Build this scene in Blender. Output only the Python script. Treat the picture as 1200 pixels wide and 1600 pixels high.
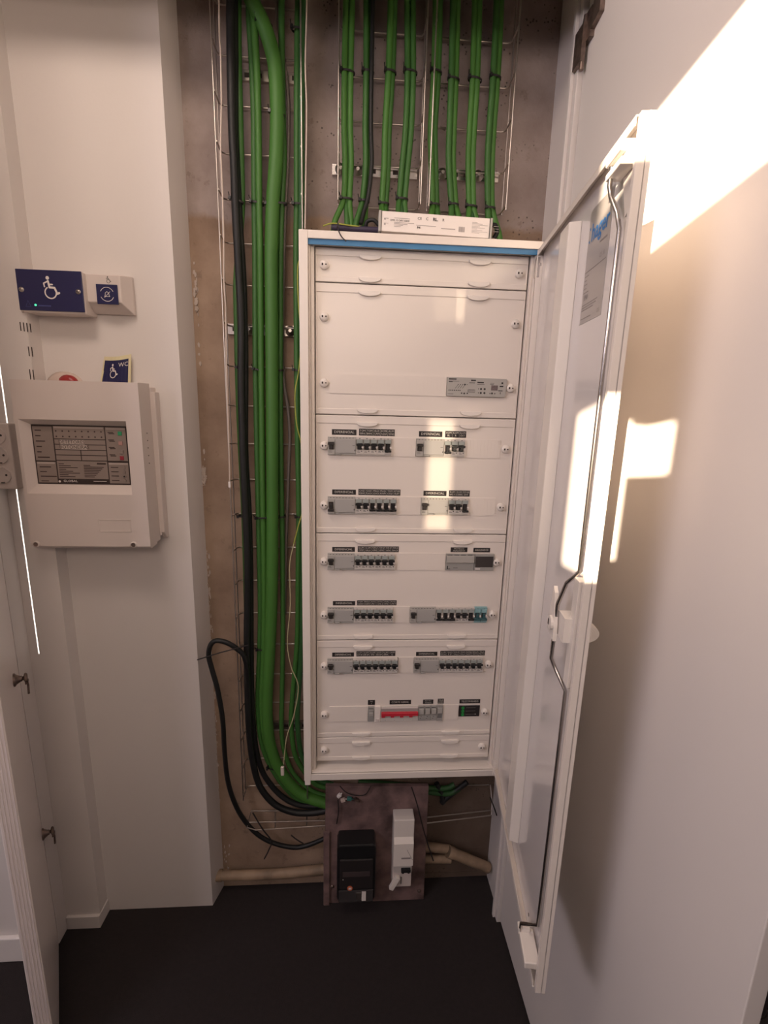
import bpy, math, random
from mathutils import Vector, Matrix
random.seed(7)
PI = math.pi
for o in list(bpy.data.objects): bpy.data.objects.remove(o)
S = bpy.context.scene
COL = S.collection

# ------------------------------------------------------------------ camera
FP = 774.93                                   # focal length in pixels of the 1200 x 1600 frame
CAM = Vector((.11080548, -1.21141402, 1.04344369))
RGT = Vector((0.9975114, -0.06541873, 0.02629452))
FWD = Vector((0.06958902, 0.97344883, -0.21807048))
UPV = Vector((-0.01133047, 0.2193576, 0.97557873))
cd = bpy.data.cameras.new('camera'); cam = bpy.data.objects.new('camera', cd); COL.objects.link(cam)
cd.sensor_fit = 'HORIZONTAL'; cd.sensor_width = 36; cd.lens = FP / 1200 * 36; cd.clip_start = .02
mw = Matrix.Identity(4)
for i in range(3):
    mw[i][0] = RGT[i]; mw[i][1] = UPV[i]; mw[i][2] = -FWD[i]; mw[i][3] = CAM[i]
cam.matrix_world = mw
S.camera = cam

# ------------------------------------------------------------------ light
S.view_settings.view_transform = 'Standard'; S.view_settings.look = 'None'
S.view_settings.gamma = 1; S.view_settings.use_curve_mapping = False
S.view_settings.exposure = 0.30
w = bpy.data.worlds.new('sky'); S.world = w; w.use_nodes = True
bg = w.node_tree.nodes['Background']; bg.inputs[0].default_value = (.75, .82, 1, 1); bg.inputs[1].default_value = .6

SUN_DIR = Vector((.556, .874, -.156)).normalized()
def lamp(name, kind, loc, target, energy, color, **kw):
    l = bpy.data.lights.new(name, kind); l.energy = energy; l.color = color
    for k, v in kw.items(): setattr(l, k, v)
    o = bpy.data.objects.new(name, l); COL.objects.link(o); o.location = loc
    o.rotation_euler = (Vector(target) - Vector(loc)).to_track_quat('-Z', 'Y').to_euler()
    return o
lamp('sun', 'SUN', (-3, -5, 3), Vector((-3, -5, 3)) + SUN_DIR, 24, (1, .80, .58), angle=math.radians(.32))
lamp('window_light', 'AREA', (-1.75, -1.75, 1.58), (.2, 0, 1.0), 14.5, (.95, .85, .95), shape='RECTANGLE', size=.9, size_y=.6)
lamp('bounce_fill', 'AREA', (.05, -2.0, 1.60), (-.2, .1, 1.1), 5.8, (1, .80, .66), shape='RECTANGLE', size=.7, size_y=.5)  # added fill lamp in place of bounce from the sunlit room
lamp('ceiling_light', 'AREA', (-.40, -.80, 2.2), (-.15, .3, .9), 8, (1, .80, .67), shape='RECTANGLE', size=.6, size_y=.4)

# ------------------------------------------------------------------ points on real planes, read off the photograph
def ray(u, v): return RGT * ((u - 600) / FP) + FWD - UPV * ((v - 800) / FP)
def aty(u, v, y):
    d = ray(u, v); t = (y - CAM.y) / d.y; return CAM + d * t
def atx(u, v, x):
    d = ray(u, v); t = (x - CAM.x) / d.x; return CAM + d * t

# ------------------------------------------------------------------ materials
MATS = {}
def mat(name, col, rough=.5, metal=0, var=.06, scale=6, bump=0, bscale=60, coat=0, emit=None, alpha=1, trans=0):
    if name in MATS: return MATS[name]
    m = bpy.data.materials.new(name); m.use_nodes = True; nt = m.node_tree; N = nt.nodes; L = nt.links
    b = N['Principled BSDF']; b.inputs['Roughness'].default_value = rough; b.inputs['Metallic'].default_value = metal
    if coat: b.inputs['Coat Weight'].default_value = coat; b.inputs['Coat Roughness'].default_value = .06
    tc = N.new('ShaderNodeTexCoord'); nz = N.new('ShaderNodeTexNoise'); nz.inputs['Scale'].default_value = scale; nz.inputs['Detail'].default_value = 4
    L.new(tc.outputs['Object'], nz.inputs['Vector'])
    mx = N.new('ShaderNodeMix'); mx.data_type = 'RGBA'
    mx.inputs[6].default_value = (*[c * (1 - var) for c in col], 1); mx.inputs[7].default_value = (*[min(1, c * (1 + var)) for c in col], 1)
    fac = nz.outputs['Fac']
    if var >= .3:
        mr = N.new('ShaderNodeMapRange'); mr.inputs[1].default_value = .36; mr.inputs[2].default_value = .66; L.new(fac, mr.inputs[0]); fac = mr.outputs[0]
    L.new(fac, mx.inputs[0]); L.new(mx.outputs[2], b.inputs['Base Color'])
    if bump:
        n2 = N.new('ShaderNodeTexNoise'); n2.inputs['Scale'].default_value = bscale; n2.inputs['Detail'].default_value = 5
        L.new(tc.outputs['Object'], n2.inputs['Vector'])
        bp = N.new('ShaderNodeBump'); bp.inputs['Strength'].default_value = bump; bp.inputs['Distance'].default_value = .004
        L.new(n2.outputs['Fac'], bp.inputs['Height']); L.new(bp.outputs['Normal'], b.inputs['Normal'])
    if emit: b.inputs['Emission Color'].default_value = (*emit[:3], 1); b.inputs['Emission Strength'].default_value = emit[3]
    if trans: b.inputs['Transmission Weight'].default_value = trans
    if alpha < 1: b.inputs['Alpha'].default_value = alpha
    MATS[name] = m; return m

wallw = mat('white_wall_paint', (.72, .67, .64), .55, var=.03, scale=3, bump=.05, bscale=140)
doorw = mat('white_melamine', (.80, .75, .72), .38, var=.015, scale=2)
leafw = mat('white_satin_leaf', (.86, .79, .76), .3, var=.02, scale=3)
ceilw = mat('ceiling_paint', (.75, .73, .70), .8)
floorm = mat('dark_carpet', (.019, .0135, .0135), .95, var=.25, scale=90, bump=.6, bscale=500)
steelw = mat('white_powder_coat', (.80, .73, .665), .32, var=.012, scale=4)
doorin = mat('white_gloss_coat', (.72, .68, .67), .16, var=.012, scale=4, coat=.3)
plast = mat('white_plastic', (.80, .74, .68), .35, var=.02)
alarmw = mat('warm_white_plastic', (.66, .58, .54), .4, var=.02)
greyp = mat('light_grey_plastic', (.42, .40, .37), .4, var=.04, scale=40)
greyd = mat('mid_grey_plastic', (.33, .32, .30), .4, var=.04, scale=40)
paleg = mat('pale_grey_plastic', (.58, .54, .50), .4, var=.03, scale=40)
tealg = mat('clear_grey_window', (.33, .36, .34), .12, var=.05, scale=60)
cyanp = mat('cyan_plastic', (.24, .42, .44), .4, var=.04)
blackp = mat('black_plastic', (.012, .012, .013), .35, var=.2)
blackm = mat('black_matte', (.018, .014, .014), .6, var=.2)
redp = mat('red_plastic', (.55, .03, .05), .35, var=.05)
bluetape = mat('blue_gasket', (.05, .20, .40), .5, var=.15, scale=20)
inkk = mat('black_ink', (.03, .028, .028), .6)
inkw = mat('white_ink', (.62, .58, .52), .6)
inkg = mat('grey_ink', (.28, .25, .24), .6)
inkb = mat('blue_ink', (.03, .20, .52), .5)
navy = mat('navy_face', (.014, .014, .075), .35, var=.1)
symw = mat('white_print', (.80, .74, .70), .5)
silver = mat('galvanised_steel', (.62, .56, .51), .35, 1, var=.15, scale=30)
chrome = mat('bright_zinc', (.80, .76, .72), .22, 1, var=.1, scale=20)
darkst = mat('dull_wire', (.40, .35, .32), .4, .9, var=.15, scale=30)
rodm = mat('zinc_rod', (.55, .52, .50), .25, 1, var=.1)
dkslot = mat('dark_slot', (.05, .035, .03), .8)
brass = mat('old_brass', (.22, .165, .14), .4, .8, var=.3, scale=60)
grn = [mat('green_cable_bright', (.050, .16, .022), .55, var=.12, scale=8),
       mat('green_cable', (.036, .125, .020), .55, var=.12, scale=8),
       mat('green_cable_deep', (.020, .080, .018), .55, var=.12, scale=8)]
blkc = mat('black_cable', (.006, .0062, .006), .55, var=.3, scale=10)
greyc = mat('grey_brown_cable', (.12, .10, .085), .5, var=.1)
whtc = mat('white_cable', (.62, .52, .45), .5, var=.1)
yelg = mat('yellow_green_wire', (.34, .36, .06), .5, var=.2, scale=40)
pipem = mat('beige_pipe', (.27, .19, .125), .6, var=.3, scale=14, bump=.3, bscale=60)
boardm = mat('stained_board', (.17, .108, .10), .6, var=.55, scale=14, bump=.4, bscale=70)
paper = mat('cream_paper', (.74, .66, .42), .6)
labelw = mat('driver_label', (.82, .76, .72), .45, var=.01)
foil = mat('silver_label', (.40, .37, .36), .3, .3, var=.05)
clearp = mat('frosted_dome', (.62, .50, .44), .25, var=.05)

def concrete():
    m = bpy.data.materials.new('raw_concrete'); m.use_nodes = True; nt = m.node_tree; N = nt.nodes; L = nt.links
    b = N['Principled BSDF']; b.inputs['Roughness'].default_value = .85
    tc = N.new('ShaderNodeTexCoord'); sp = N.new('ShaderNodeSeparateXYZ'); L.new(tc.outputs['Object'], sp.inputs[0])
    def noise(s, d=6, r=.6):
        n = N.new('ShaderNodeTexNoise'); n.inputs['Scale'].default_value = s; n.inputs['Detail'].default_value = d; n.inputs['Roughness'].default_value = r
        L.new(tc.outputs['Object'], n.inputs['Vector']); return n.outputs['Fac']
    def ramp(x, a, b_, ca=(0, 0, 0), cb=(1, 1, 1)):
        r = N.new('ShaderNodeValToRGB'); r.color_ramp.elements[0].position = a; r.color_ramp.elements[1].position = b_
        r.color_ramp.elements[0].color = (*ca, 1); r.color_ramp.elements[1].color = (*cb, 1); L.new(x, r.inputs[0]); return r.outputs[0]
    def mth(op, a, b_):
        n = N.new('ShaderNodeMath'); n.operation = op
        for i, x in enumerate((a, b_)):
            if isinstance(x, (int, float)): n.inputs[i].default_value = x
            else: L.new(x, n.inputs[i])
        return n.outputs[0]
    def mix(f, a, b_):
        n = N.new('ShaderNodeMix'); n.data_type = 'RGBA'; L.new(f, n.inputs[0])
        for i, x in ((6, a), (7, b_)):
            if isinstance(x, tuple): n.inputs[i].default_value = (*x, 1)
            else: L.new(x, n.inputs[i])
        return n.outputs[2]
    base = ramp(noise(5), .3, .72, (.21, .138, .094), (.42, .30, .215))
    # smooth pale skim above about head height left of the tray, bare brown screed below
    zz = mth('ADD', sp.outputs['Z'], mth('MULTIPLY', noise(7), .12))
    up = ramp(mth('SUBTRACT', zz, .98), .555, .575)
    skim = ramp(noise(9), .3, .7, (.24, .185, .165), (.36, .29, .26))
    c = mix(up, base, skim)
    # brushed brown stain spots
    st = ramp(noise(28, 8, .7), .60, .68)
    c = mix(mth('MULTIPLY', st, .35), c, (.11, .072, .05))
    # shade under the cabinet painted into the concrete, low on the right
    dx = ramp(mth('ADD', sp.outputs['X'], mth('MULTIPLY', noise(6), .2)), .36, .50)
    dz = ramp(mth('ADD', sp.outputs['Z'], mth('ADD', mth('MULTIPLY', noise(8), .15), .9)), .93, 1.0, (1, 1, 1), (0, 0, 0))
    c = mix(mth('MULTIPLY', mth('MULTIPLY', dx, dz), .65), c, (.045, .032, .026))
    v = N.new('ShaderNodeTexVoronoi'); v.inputs['Scale'].default_value = 95; L.new(tc.outputs['Object'], v.inputs['Vector'])
    pit = ramp(v.outputs['Distance'], .16, .24, (1, 1, 1), (0, 0, 0))
    msk = ramp(noise(11, 3), .50, .60)
    xm = ramp(mth('ADD', sp.outputs['X'], .5), .46, .50)
    pf = mth('MULTIPLY', mth('MULTIPLY', pit, msk), xm)
    c = mix(mth('MULTIPLY', pf, .8), c, (.05, .035, .03))
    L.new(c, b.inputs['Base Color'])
    bp = N.new('ShaderNodeBump'); bp.inputs['Strength'].default_value = .5; bp.inputs['Distance'].default_value = .004
    L.new(mth('SUBTRACT', noise(40), pf), bp.inputs['Height']); L.new(bp.outputs['Normal'], b.inputs['Normal'])
    return m
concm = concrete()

# ------------------------------------------------------------------ mesh builder
ORG = {}                                     # world origin of every object that may parent others
TXT = {}
def text_geo(s, size=1.0, bold=0):
    k = (s, bold)
    if k not in TXT:
        cu = bpy.data.curves.new('t', 'FONT'); cu.body = s; cu.size = 1; cu.align_x = 'CENTER'; cu.align_y = 'CENTER'; cu.resolution_u = 2; cu.offset = bold
        o = bpy.data.objects.new('t', cu); COL.objects.link(o)
        dg = bpy.context.evaluated_depsgraph_get(); me = o.evaluated_get(dg).to_mesh()
        TXT[k] = ([(v.co.x, v.co.y) for v in me.vertices], [tuple(p.vertices) for p in me.polygons])
        o.evaluated_get(dg).to_mesh_clear(); bpy.data.objects.remove(o); bpy.data.curves.remove(cu)
    vs, fs = TXT[k]
    return [(x * size, y * size) for x, y in vs], fs

class MB:
    """collects shapes; local frame: x right, y away from the viewer, z up"""
    def __init__(s, M=None): s.v = []; s.f = []; s.m = []; s.c = 0; s.M = M or Matrix.Identity(4); s.sm = []; s.smooth = False; s.lay = 0
    def mat(s, i): s.c = i; return s
    def add(s, vs, fs):
        b = len(s.v); s.v += [s.M @ Vector(p) for p in vs]
        for f in fs: s.f.append(tuple(b + i for i in f)); s.m.append(s.c); s.sm.append(s.smooth)
        return s
    def box(s, x0, x1, y0, y1, z0, z1):
        return s.add([(x, y, z) for x in (x0, x1) for y in (y0, y1) for z in (z0, z1)],
                     [(0, 1, 3, 2), (4, 6, 7, 5), (0, 4, 5, 1), (2, 3, 7, 6), (0, 2, 6, 4), (1, 5, 7, 3)])
    def prism(s, poly, y0, y1):              # polygon in x,z
        n = len(poly)
        return s.add([(a, y0, b) for a, b in poly] + [(a, y1, b) for a, b in poly],
                     [tuple(range(n)), tuple(range(2 * n - 1, n - 1, -1))] + [(i, n + i, n + (i + 1) % n, (i + 1) % n) for i in range(n)])
    def prismz(s, poly, z0, z1):             # polygon in x,y
        n = len(poly)
        return s.add([(a, b, z0) for a, b in poly] + [(a, b, z1) for a, b in poly],
                     [tuple(range(n)), tuple(range(2 * n - 1, n - 1, -1))] + [(i, n + i, n + (i + 1) % n, (i + 1) % n) for i in range(n)])
    def prismx(s, poly, x0, x1):             # polygon in y,z
        n = len(poly)
        return s.add([(x0, a, b) for a, b in poly] + [(x1, a, b) for a, b in poly],
                     [tuple(range(n)), tuple(range(2 * n - 1, n - 1, -1))] + [(i, n + i, n + (i + 1) % n, (i + 1) % n) for i in range(n)])
    def disc(s, x, z, r, y0, y1, n=16, sx=1): return s.prism([(x + sx * r * math.cos(2 * PI * i / n), z + r * math.sin(2 * PI * i / n)) for i in range(n)], y0, y1)
    def tube(s, pts, r, n=10, cap=True):
        P = [Vector(p) for p in pts]; k = len(P); R = r if isinstance(r, (list, tuple)) else [r] * k
        vs = []; up = None
        for i in range(k):
            t = (P[min(i + 1, k - 1)] - P[max(i - 1, 0)]).normalized()
            if up is None: up = t.orthogonal().normalized()
            else:
                up = up - t * up.dot(t)
                up = up.normalized() if up.length > 1e-6 else t.orthogonal().normalized()
            bi = t.cross(up)
            for j in range(n):
                a = 2 * PI * j / n; vs.append(P[i] + (up * math.cos(a) + bi * math.sin(a)) * R[i])
        fs = [(i * n + j, i * n + (j + 1) % n, (i + 1) * n + (j + 1) % n, (i + 1) * n + j) for i in range(k - 1) for j in range(n)]
        o = s.smooth; s.smooth = True; s.add(vs, fs); s.smooth = o
        if cap: s.add(vs[:n], [tuple(range(n - 1, -1, -1))]); s.add(vs[-n:], [tuple(range(n))])
        return s
    def lathe(s, prof, n=24, ax='y'):        # profile (radius, height) about local y (height = -y, towards viewer) or z
        vs = []
        for r, h in prof:
            for j in range(n):
                a = 2 * PI * j / n
                vs.append((r * math.cos(a), -h, r * math.sin(a)) if ax == 'y' else (r * math.cos(a), r * math.sin(a), h))
        k = len(prof); o = s.smooth; s.smooth = True
        s.add(vs, [(i * n + j, i * n + (j + 1) % n, (i + 1) * n + (j + 1) % n, (i + 1) * n + j) for i in range(k - 1) for j in range(n)])
        s.add(vs[:n], [tuple(range(n))]); s.add(vs[-n:], [tuple(range(n))]); s.smooth = o
        return s
    def text(s, t, x, z, size, y, sx=1, bold=0):
        vs, fs = text_geo(t, size, bold)
        return s.add([(x + a * sx, y, z + b) for a, b in vs], fs)
    def flat(s, poly, y): return s.add([(a, y, b) for a, b in poly], [tuple(range(len(poly)))])
    def stroke(s, pts, wd, y, th=.0002):     # flat stroke with rounded joints in x,z
        for i, (a, b) in enumerate(zip(pts, pts[1:])):
            a = Vector(a); b = Vector(b); d = (b - a)
            if d.length < 1e-9: continue
            d.normalize(); nn = Vector((-d.y, d.x)) * wd / 2
            s.flat([tuple(a + nn), tuple(a - nn), tuple(b - nn), tuple(b + nn)], y - s.lay)
            s.lay += 4e-6
        for p in pts:
            s.flat([(p[0] + wd / 2 * math.cos(2 * PI * i / 12), p[1] + wd / 2 * math.sin(2 * PI * i / 12)) for i in range(12)], y - s.lay); s.lay += 4e-6
        return s
    def build(s, name, mats, parent=None, bevel=0, seg=2, base=None):
        mats = mats if isinstance(mats, (list, tuple)) else [mats]
        org = ORG[parent] if parent else (Vector(base) if base is not None else Vector((0, 0, 0)))
        me = bpy.data.meshes.new(name); me.from_pydata([p - org for p in s.v], [], s.f)
        for m in mats: me.materials.append(m)
        me.polygons.foreach_set('material_index', s.m); me.polygons.foreach_set('use_smooth', s.sm)
        o = bpy.data.objects.new(name, me); COL.objects.link(o)
        if parent: o.parent = parent
        else: o.location = org
        ORG[o] = org
        if bevel:
            md = o.modifiers.new('bevel', 'BEVEL'); md.width = bevel; md.segments = seg; md.limit_method = 'ANGLE'; md.angle_limit = math.radians(50)
        return o
def fixn(o):
    import bmesh
    bm = bmesh.new(); bm.from_mesh(o.data); bmesh.ops.recalc_face_normals(bm, faces=bm.faces); bm.to_mesh(o.data); bm.free()
def tag(o, label, cat, group=None, kind=None):
    if label: o['label'] = label
    if cat: o['category'] = cat
    if group: o['group'] = group
    if kind: o['kind'] = kind
    return o
def empty(name, loc, label, cat, group=None):
    o = bpy.data.objects.new(name, None); COL.objects.link(o); o.location = loc; o.empty_display_size = .02; ORG[o] = Vector(loc)
    return tag(o, label, cat, group)
def dup(root, loc, label, group=None):
    r = root.copy(); COL.objects.link(r); r.location = loc; r['label'] = label; ORG[r] = Vector(loc)
    if group: r['group'] = group
    for ch in list(root.children):
        c = ch.copy(); COL.objects.link(c); c.parent = r
        for g in list(ch.children):
            e = g.copy(); COL.objects.link(e); e.parent = c
    return r
def smoothpath(pts, k=6):
    P = [Vector(p) for p in pts]; P = [P[0] * 2 - P[1]] + P + [P[-1] * 2 - P[-2]]; out = []
    for i in range(1, len(P) - 2):
        a, b, c, d = P[i - 1], P[i], P[i + 1], P[i + 2]
        for j in range(k):
            t = j / k
            out.append(.5 * ((2 * b) + (c - a) * t + (2 * a - 5 * b + 4 * c - d) * t * t + (3 * b - a - 3 * c + d) * t ** 3))
    out.append(P[-2]); return out
def struct(o): o['kind'] = 'structure'; return o

# ------------------------------------------------------------------ the setting
FZ = -.59; CZ = 2.25; BW = .20
struct(MB().box(-3.2, 2.0, -3.3, .3, FZ - .05, FZ).build('floor', floorm))
struct(MB().box(-3.2, 2.0, -3.3, .3, CZ, CZ + .05).build('ceiling', ceilw))
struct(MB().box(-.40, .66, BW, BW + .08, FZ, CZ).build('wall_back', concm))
colm = MB().prismz([(-.76, .13), (-.323, .13), (-.303, BW), (-.303, BW + .08), (-.76, BW + .08)], FZ, CZ)
wl = struct(colm.build('wall_left', wallw))
struct(MB().box(.612, .66, .062, BW, FZ, CZ).build('wall_right', wallw))
struct(MB().box(.60, .66, .034, .062, FZ, CZ).box(.592, .60, .050, .062, FZ, CZ).build('trim_1', wallw, bevel=.0015))   # door jamb on the right
struct(MB().box(.66, 2.0, .04, .12, FZ, CZ).build('wall_far_right', wallw))
struct(MB().box(-3.2, -.80, -.0, .08, FZ, CZ).build('wall_far_left', wallw))
struct(MB().box(-3.2, -.80, -.014, 0, FZ, FZ + .085).build('baseboard_left', doorw, bevel=.003))
struct(MB().box(-3.25, -3.2, -3.3, .08, FZ, CZ).build('wall_west', wallw))
struct(MB().box(2.0, 2.05, -3.3, .12, FZ, CZ).build('wall_east', wallw))
struct(MB().box(-.80, .60, -.07, -.02, 1.862, CZ).build('trim_2', wallw))            # head of the cupboard opening
struct(MB().box(-.80, .66, -.02, BW, 2.04, CZ).build('trim_3', wallw))
# pilaster with a narrow slit for a glowing strip, hinge jamb
struct(MB().box(-.80, -.7315, .083, .15, FZ, CZ).box(-.7285, -.6535, .083, .15, FZ, CZ)
       .box(-.7315, -.7285, .083, .15, FZ, .345).box(-.7315, -.7285, .083, .15, 1.165, CZ)
       .box(-.7315, -.7285, .10, .15, .345, 1.165).build('trim_4', wallw))
sl = MB().box(-.7312, -.7288, .0835, .0995, .347, 1.163).build('glow_strip', mat('daylight_glow', (1, .95, .9), .5, emit=(1, .93, .86, 1.6)))  # glowing strip added to imitate light leaking through the joint
tag(sl, 'thin glowing strip imitating a vertical light line in the pilaster joint, beside the three sockets', 'glowing strip')
struct(MB().box(-.80, -.753, .032, .083, FZ, CZ).build('trim_5', wallw, bevel=.001))
struct(MB().box(-.752, -.655, .073, .083, FZ, FZ + .045).prismz([(-.655, .073), (-.6525, .073), (-.6495, .13), (-.6535, .13)], FZ, FZ + .045).build('baseboard_pilaster', wallw, bevel=.002))
# unseen wall behind the photographer, its openings shaped to cast the sun patches
bx = MB(); Y0 = -3.0
def cell(u0, u1, v0, v1): bx.box(u0, u1, Y0 - .05, Y0, v0, v1)
cell(-3.2, -1.652, FZ, CZ); cell(-1.558, -1.2, FZ, CZ); cell(-1.652, -1.558, FZ, 1.262); cell(-1.652, -1.558, 1.552, 1.775); cell(-1.652, -1.558, 1.855, CZ); cell(-.55, 2.0, FZ, CZ)  # left pair of openings added for strips that the door would reflect
cell(-1.2, -.55, FZ, 1.236); cell(-1.2, -.55, 2.01, CZ); cell(-1.2, -.55, 1.503, 1.777)
cell(-1.078, -.55, 1.236, 1.396); cell(-1.003, -.55, 1.396, 1.485); cell(-1.078, -.55, 1.485, 1.503)
struct(bx.build('wall_sun_cutouts', wallw))
dimmer = bpy.data.materials.new('sun_dimmer'); dimmer.use_nodes = True; nt = dimmer.node_tree; nt.nodes.remove(nt.nodes['Principled BSDF'])  # added panes dim the direct sun to the strength of a door reflection
tb = nt.nodes.new('ShaderNodeBsdfTransparent'); tb.inputs[0].default_value = (.36, .36, .36, 1); nt.links.new(tb.outputs[0], nt.nodes['Material Output'].inputs[0])
struct(MB().box(-1.66, -1.55, Y0 + .012, Y0 + .0125, 1.2, 1.66).build('dimmer_pane_1', dimmer))
for k in range(2): struct(MB().box(-1.66, -1.55, Y0 + .014 + k * .002, Y0 + .0145 + k * .002, 1.665, 1.9).build('dimmer_pane_2', dimmer))

# plaster edge chips along the reveal
ch = MB()
for k in range(170):
    v = random.choice([random.uniform(730, 760), random.uniform(860, 1000), random.uniform(1080, 1200), random.uniform(430, 500), random.uniform(1330, 1390), random.uniform(400, 1350)])
    u = 291 + (v - 130) * .043 + random.uniform(-1.5, 4.5)
    if v > 1320: u += random.uniform(-4, 14)
    p = aty(u, v, BW); a = random.uniform(.001, .004); b = random.uniform(.0015, .010) if v < 1320 else random.uniform(.002, .006)
    n = 7; ch.prism([(p.x + a * math.cos(2 * PI * i / n) * random.uniform(.6, 1.2), p.z + b * math.sin(2 * PI * i / n) * random.uniform(.6, 1.2)) for i in range(n)], BW - random.uniform(.001, .004), BW + .001)
struct(ch.build('plaster_chips', mat('plaster', (.48, .40, .35), .8, bump=.4), bpy.data.objects['wall_back']))

# ------------------------------------------------------------------ right cupboard door of the niche
rd = empty('door_1', (.625, .03, FZ), 'tall white cupboard door open on the right, sunlight falling on it', None); rd['kind'] = 'structure'
MB().box(.61, .635, -.775, .028, FZ + .012, 2.08).build('door_leaf', doorw, rd, bevel=.0015)
hg = MB()
for (z0) in (1.80,):
    hg.box(.600, .612, -.012, .030, z0, z0 + .055)
    hg.prismx([(-.05, z0 + .02), (-.012, z0 + .012), (-.012, z0 + .04), (-.03, z0 + .10), (-.05, z0 + .12)], .600, .611)
    hg.box(.592, .601, .005, .045, z0 - .035, z0 + .035)
    hg.tube([(.598, .01, z0 - .05), (.598, .01, z0 + .05)], .005)
hg.build('hinge', brass, rd)
# ------------------------------------------------------------------ left open leaf
ld = empty('door_2', (-.752, .03, FZ), 'white cupboard leaf with grooved edge and two key locks, open on the left', None); ld['kind'] = 'structure'
A = Vector((-.752, .028)); B = Vector((-.588, -.268)); dv = (B - A).normalized(); nv = Vector((-dv.y, dv.x)); nv = nv if nv.x > 0 else -nv
ML = Matrix(((dv.x, -nv.x, 0, A.x), (dv.y, -nv.y, 0, A.y), (0, 0, 1, 0), (0, 0, 0, 1)))   # local x along leaf, -y out of the visible face
LL = (B - A).length
MB(ML).box(0, LL, 0, .034, FZ + .008, 2.0).build('door_leaf', leafw, ld, bevel=.001)
g = MB(ML)
for k in range(5): g.box(LL - .0005, LL + .0016, .0035 + k * .0062, .0068 + k * .0062, FZ + .008, 2.0)
g.build('edge_groove', mat('edge_pvc', (.78, .70, .68), .4), ld)
def onleaf(u, v):
    d = ray(u, v); N3 = Vector((nv.x, nv.y, 0)); P0 = Vector((A.x, A.y, 0)); t = (P0 - CAM).dot(N3) / d.dot(N3); P = CAM + d * t
    return (P - P0).dot(Vector((dv.x, dv.y, 0))), P.z
for i, (u, v) in enumerate(((21, 1063), (66, 1304))):
    sx, sz = onleaf(u, v)
    k = MB(ML @ Matrix.Translation((sx, 0, sz)))
    k.lathe([(.016, 0), (.016, .003), (.012, .006), (.007, .014), (.007, .017)], 16)
    kk = k.build('lock', brass, ld)
    b = MB(ML @ Matrix.Translation((sx, 0, sz)))
    b.box(-.0015, .0015, -.026, -.012, -.005, .005); b.lathe([(.004, .020), (.011, .022), (.012, .025), (.009, .028), (.004, .028)], 14)
    b.tube([(0, -.026, -.004), (0, -.027, -.020), (0, -.026, -.044)], .0026, 6); b.box(-.009, .009, -.029, -.022, -.014, -.008)
    b.build('key', brass, kk)

# ------------------------------------------------------------------ distribution cabinet
X0, X1, Z0, Z1 = -.008, .545, -.008, 1.408
PY = .03
cab = empty('electrical_cabinet', (.27, .1, Z0), 'tall white electrical distribution cabinet with its door open, mounted in the niche', 'cabinet')
b = MB()
b.box(X0, X0 + .003, .0, .165, Z0, Z1); b.box(X1 - .003, X1, .012, .165, Z0, Z1)
b.box(X0 + .003, X1 - .003, .0, .165, Z1 - .003, Z1); b.box(X0 + .003, X1 - .003, .0, .165, Z0, Z0 + .003)
b.box(X0 + .003, X1 - .003, .162, .165, Z0 + .003, Z1 - .003)
b.build('body', steelw, cab, bevel=.001)
b = MB()
b.box(X0, .012, -.001, .003, Z0, Z1); b.box(.012, X1, -.001, .003, Z1 - .017, Z1); b.box(.012, X1 - .005, -.001, .003, Z0, .012)
b.box(.009, .012, .003, .022, .012, Z1 - .017); b.box(.012, .016, .012, .022, .012, Z1 - .017)
b.box(.012, X1, .003, .016, .012, .015)
b.build('front_frame', steelw, cab, bevel=.0012)
MB().box(.012, X1 - .006, .0035, .030, 1.3905, 1.3925).box(.012, X1 - .006, .0035, .0065, 1.380, 1.3905).build('blue_gasket', bluetape, cab)['label'] = 'blue gasket strip under the top edge'
MB().box(.016, .0245, .018, .034, .012, 1.385).build('side_rail', steelw, cab, bevel=.0015)
b = MB(); b.box(.527, .533, .020, .034, .012, 1.386); b.box(.533, .5355, .008, .034, .012, 1.386); b.box(.5355, .543, .008, .012, .012, 1.386)
b.build('side_rail', steelw, cab, bevel=.0012)
b = MB(); b.box(.016, .527, .022, .045, 1.384, 1.3875); b.build('top_shelf', steelw, cab)
b = MB(); b.box(.016, .533, .012, .05, .012, .0145); b.box(.016, .533, .05, .052, .0145, .03); b.box(.2745, .2755, .0118, .05, .0146, .0148)
b.build('bottom_shelf', steelw, cab)
MB().box(-.006, .010, .0, .03, Z0 - .016, Z0).build('foot', plast, cab, bevel=.002)
# hinges on the body
for z in (1.352, .018):
    MB().box(.533, .548, -.006, .012, z - .022, z + .022).disc(.5405, z + .006, .004, -.0065, -.004, 10).tube([(.548, -.004, z - .03), (.548, -.004, z + .045)], .0035, 8).build('door_hinge', chrome if z > 1 else plast, cab, bevel=.0008)

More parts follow.
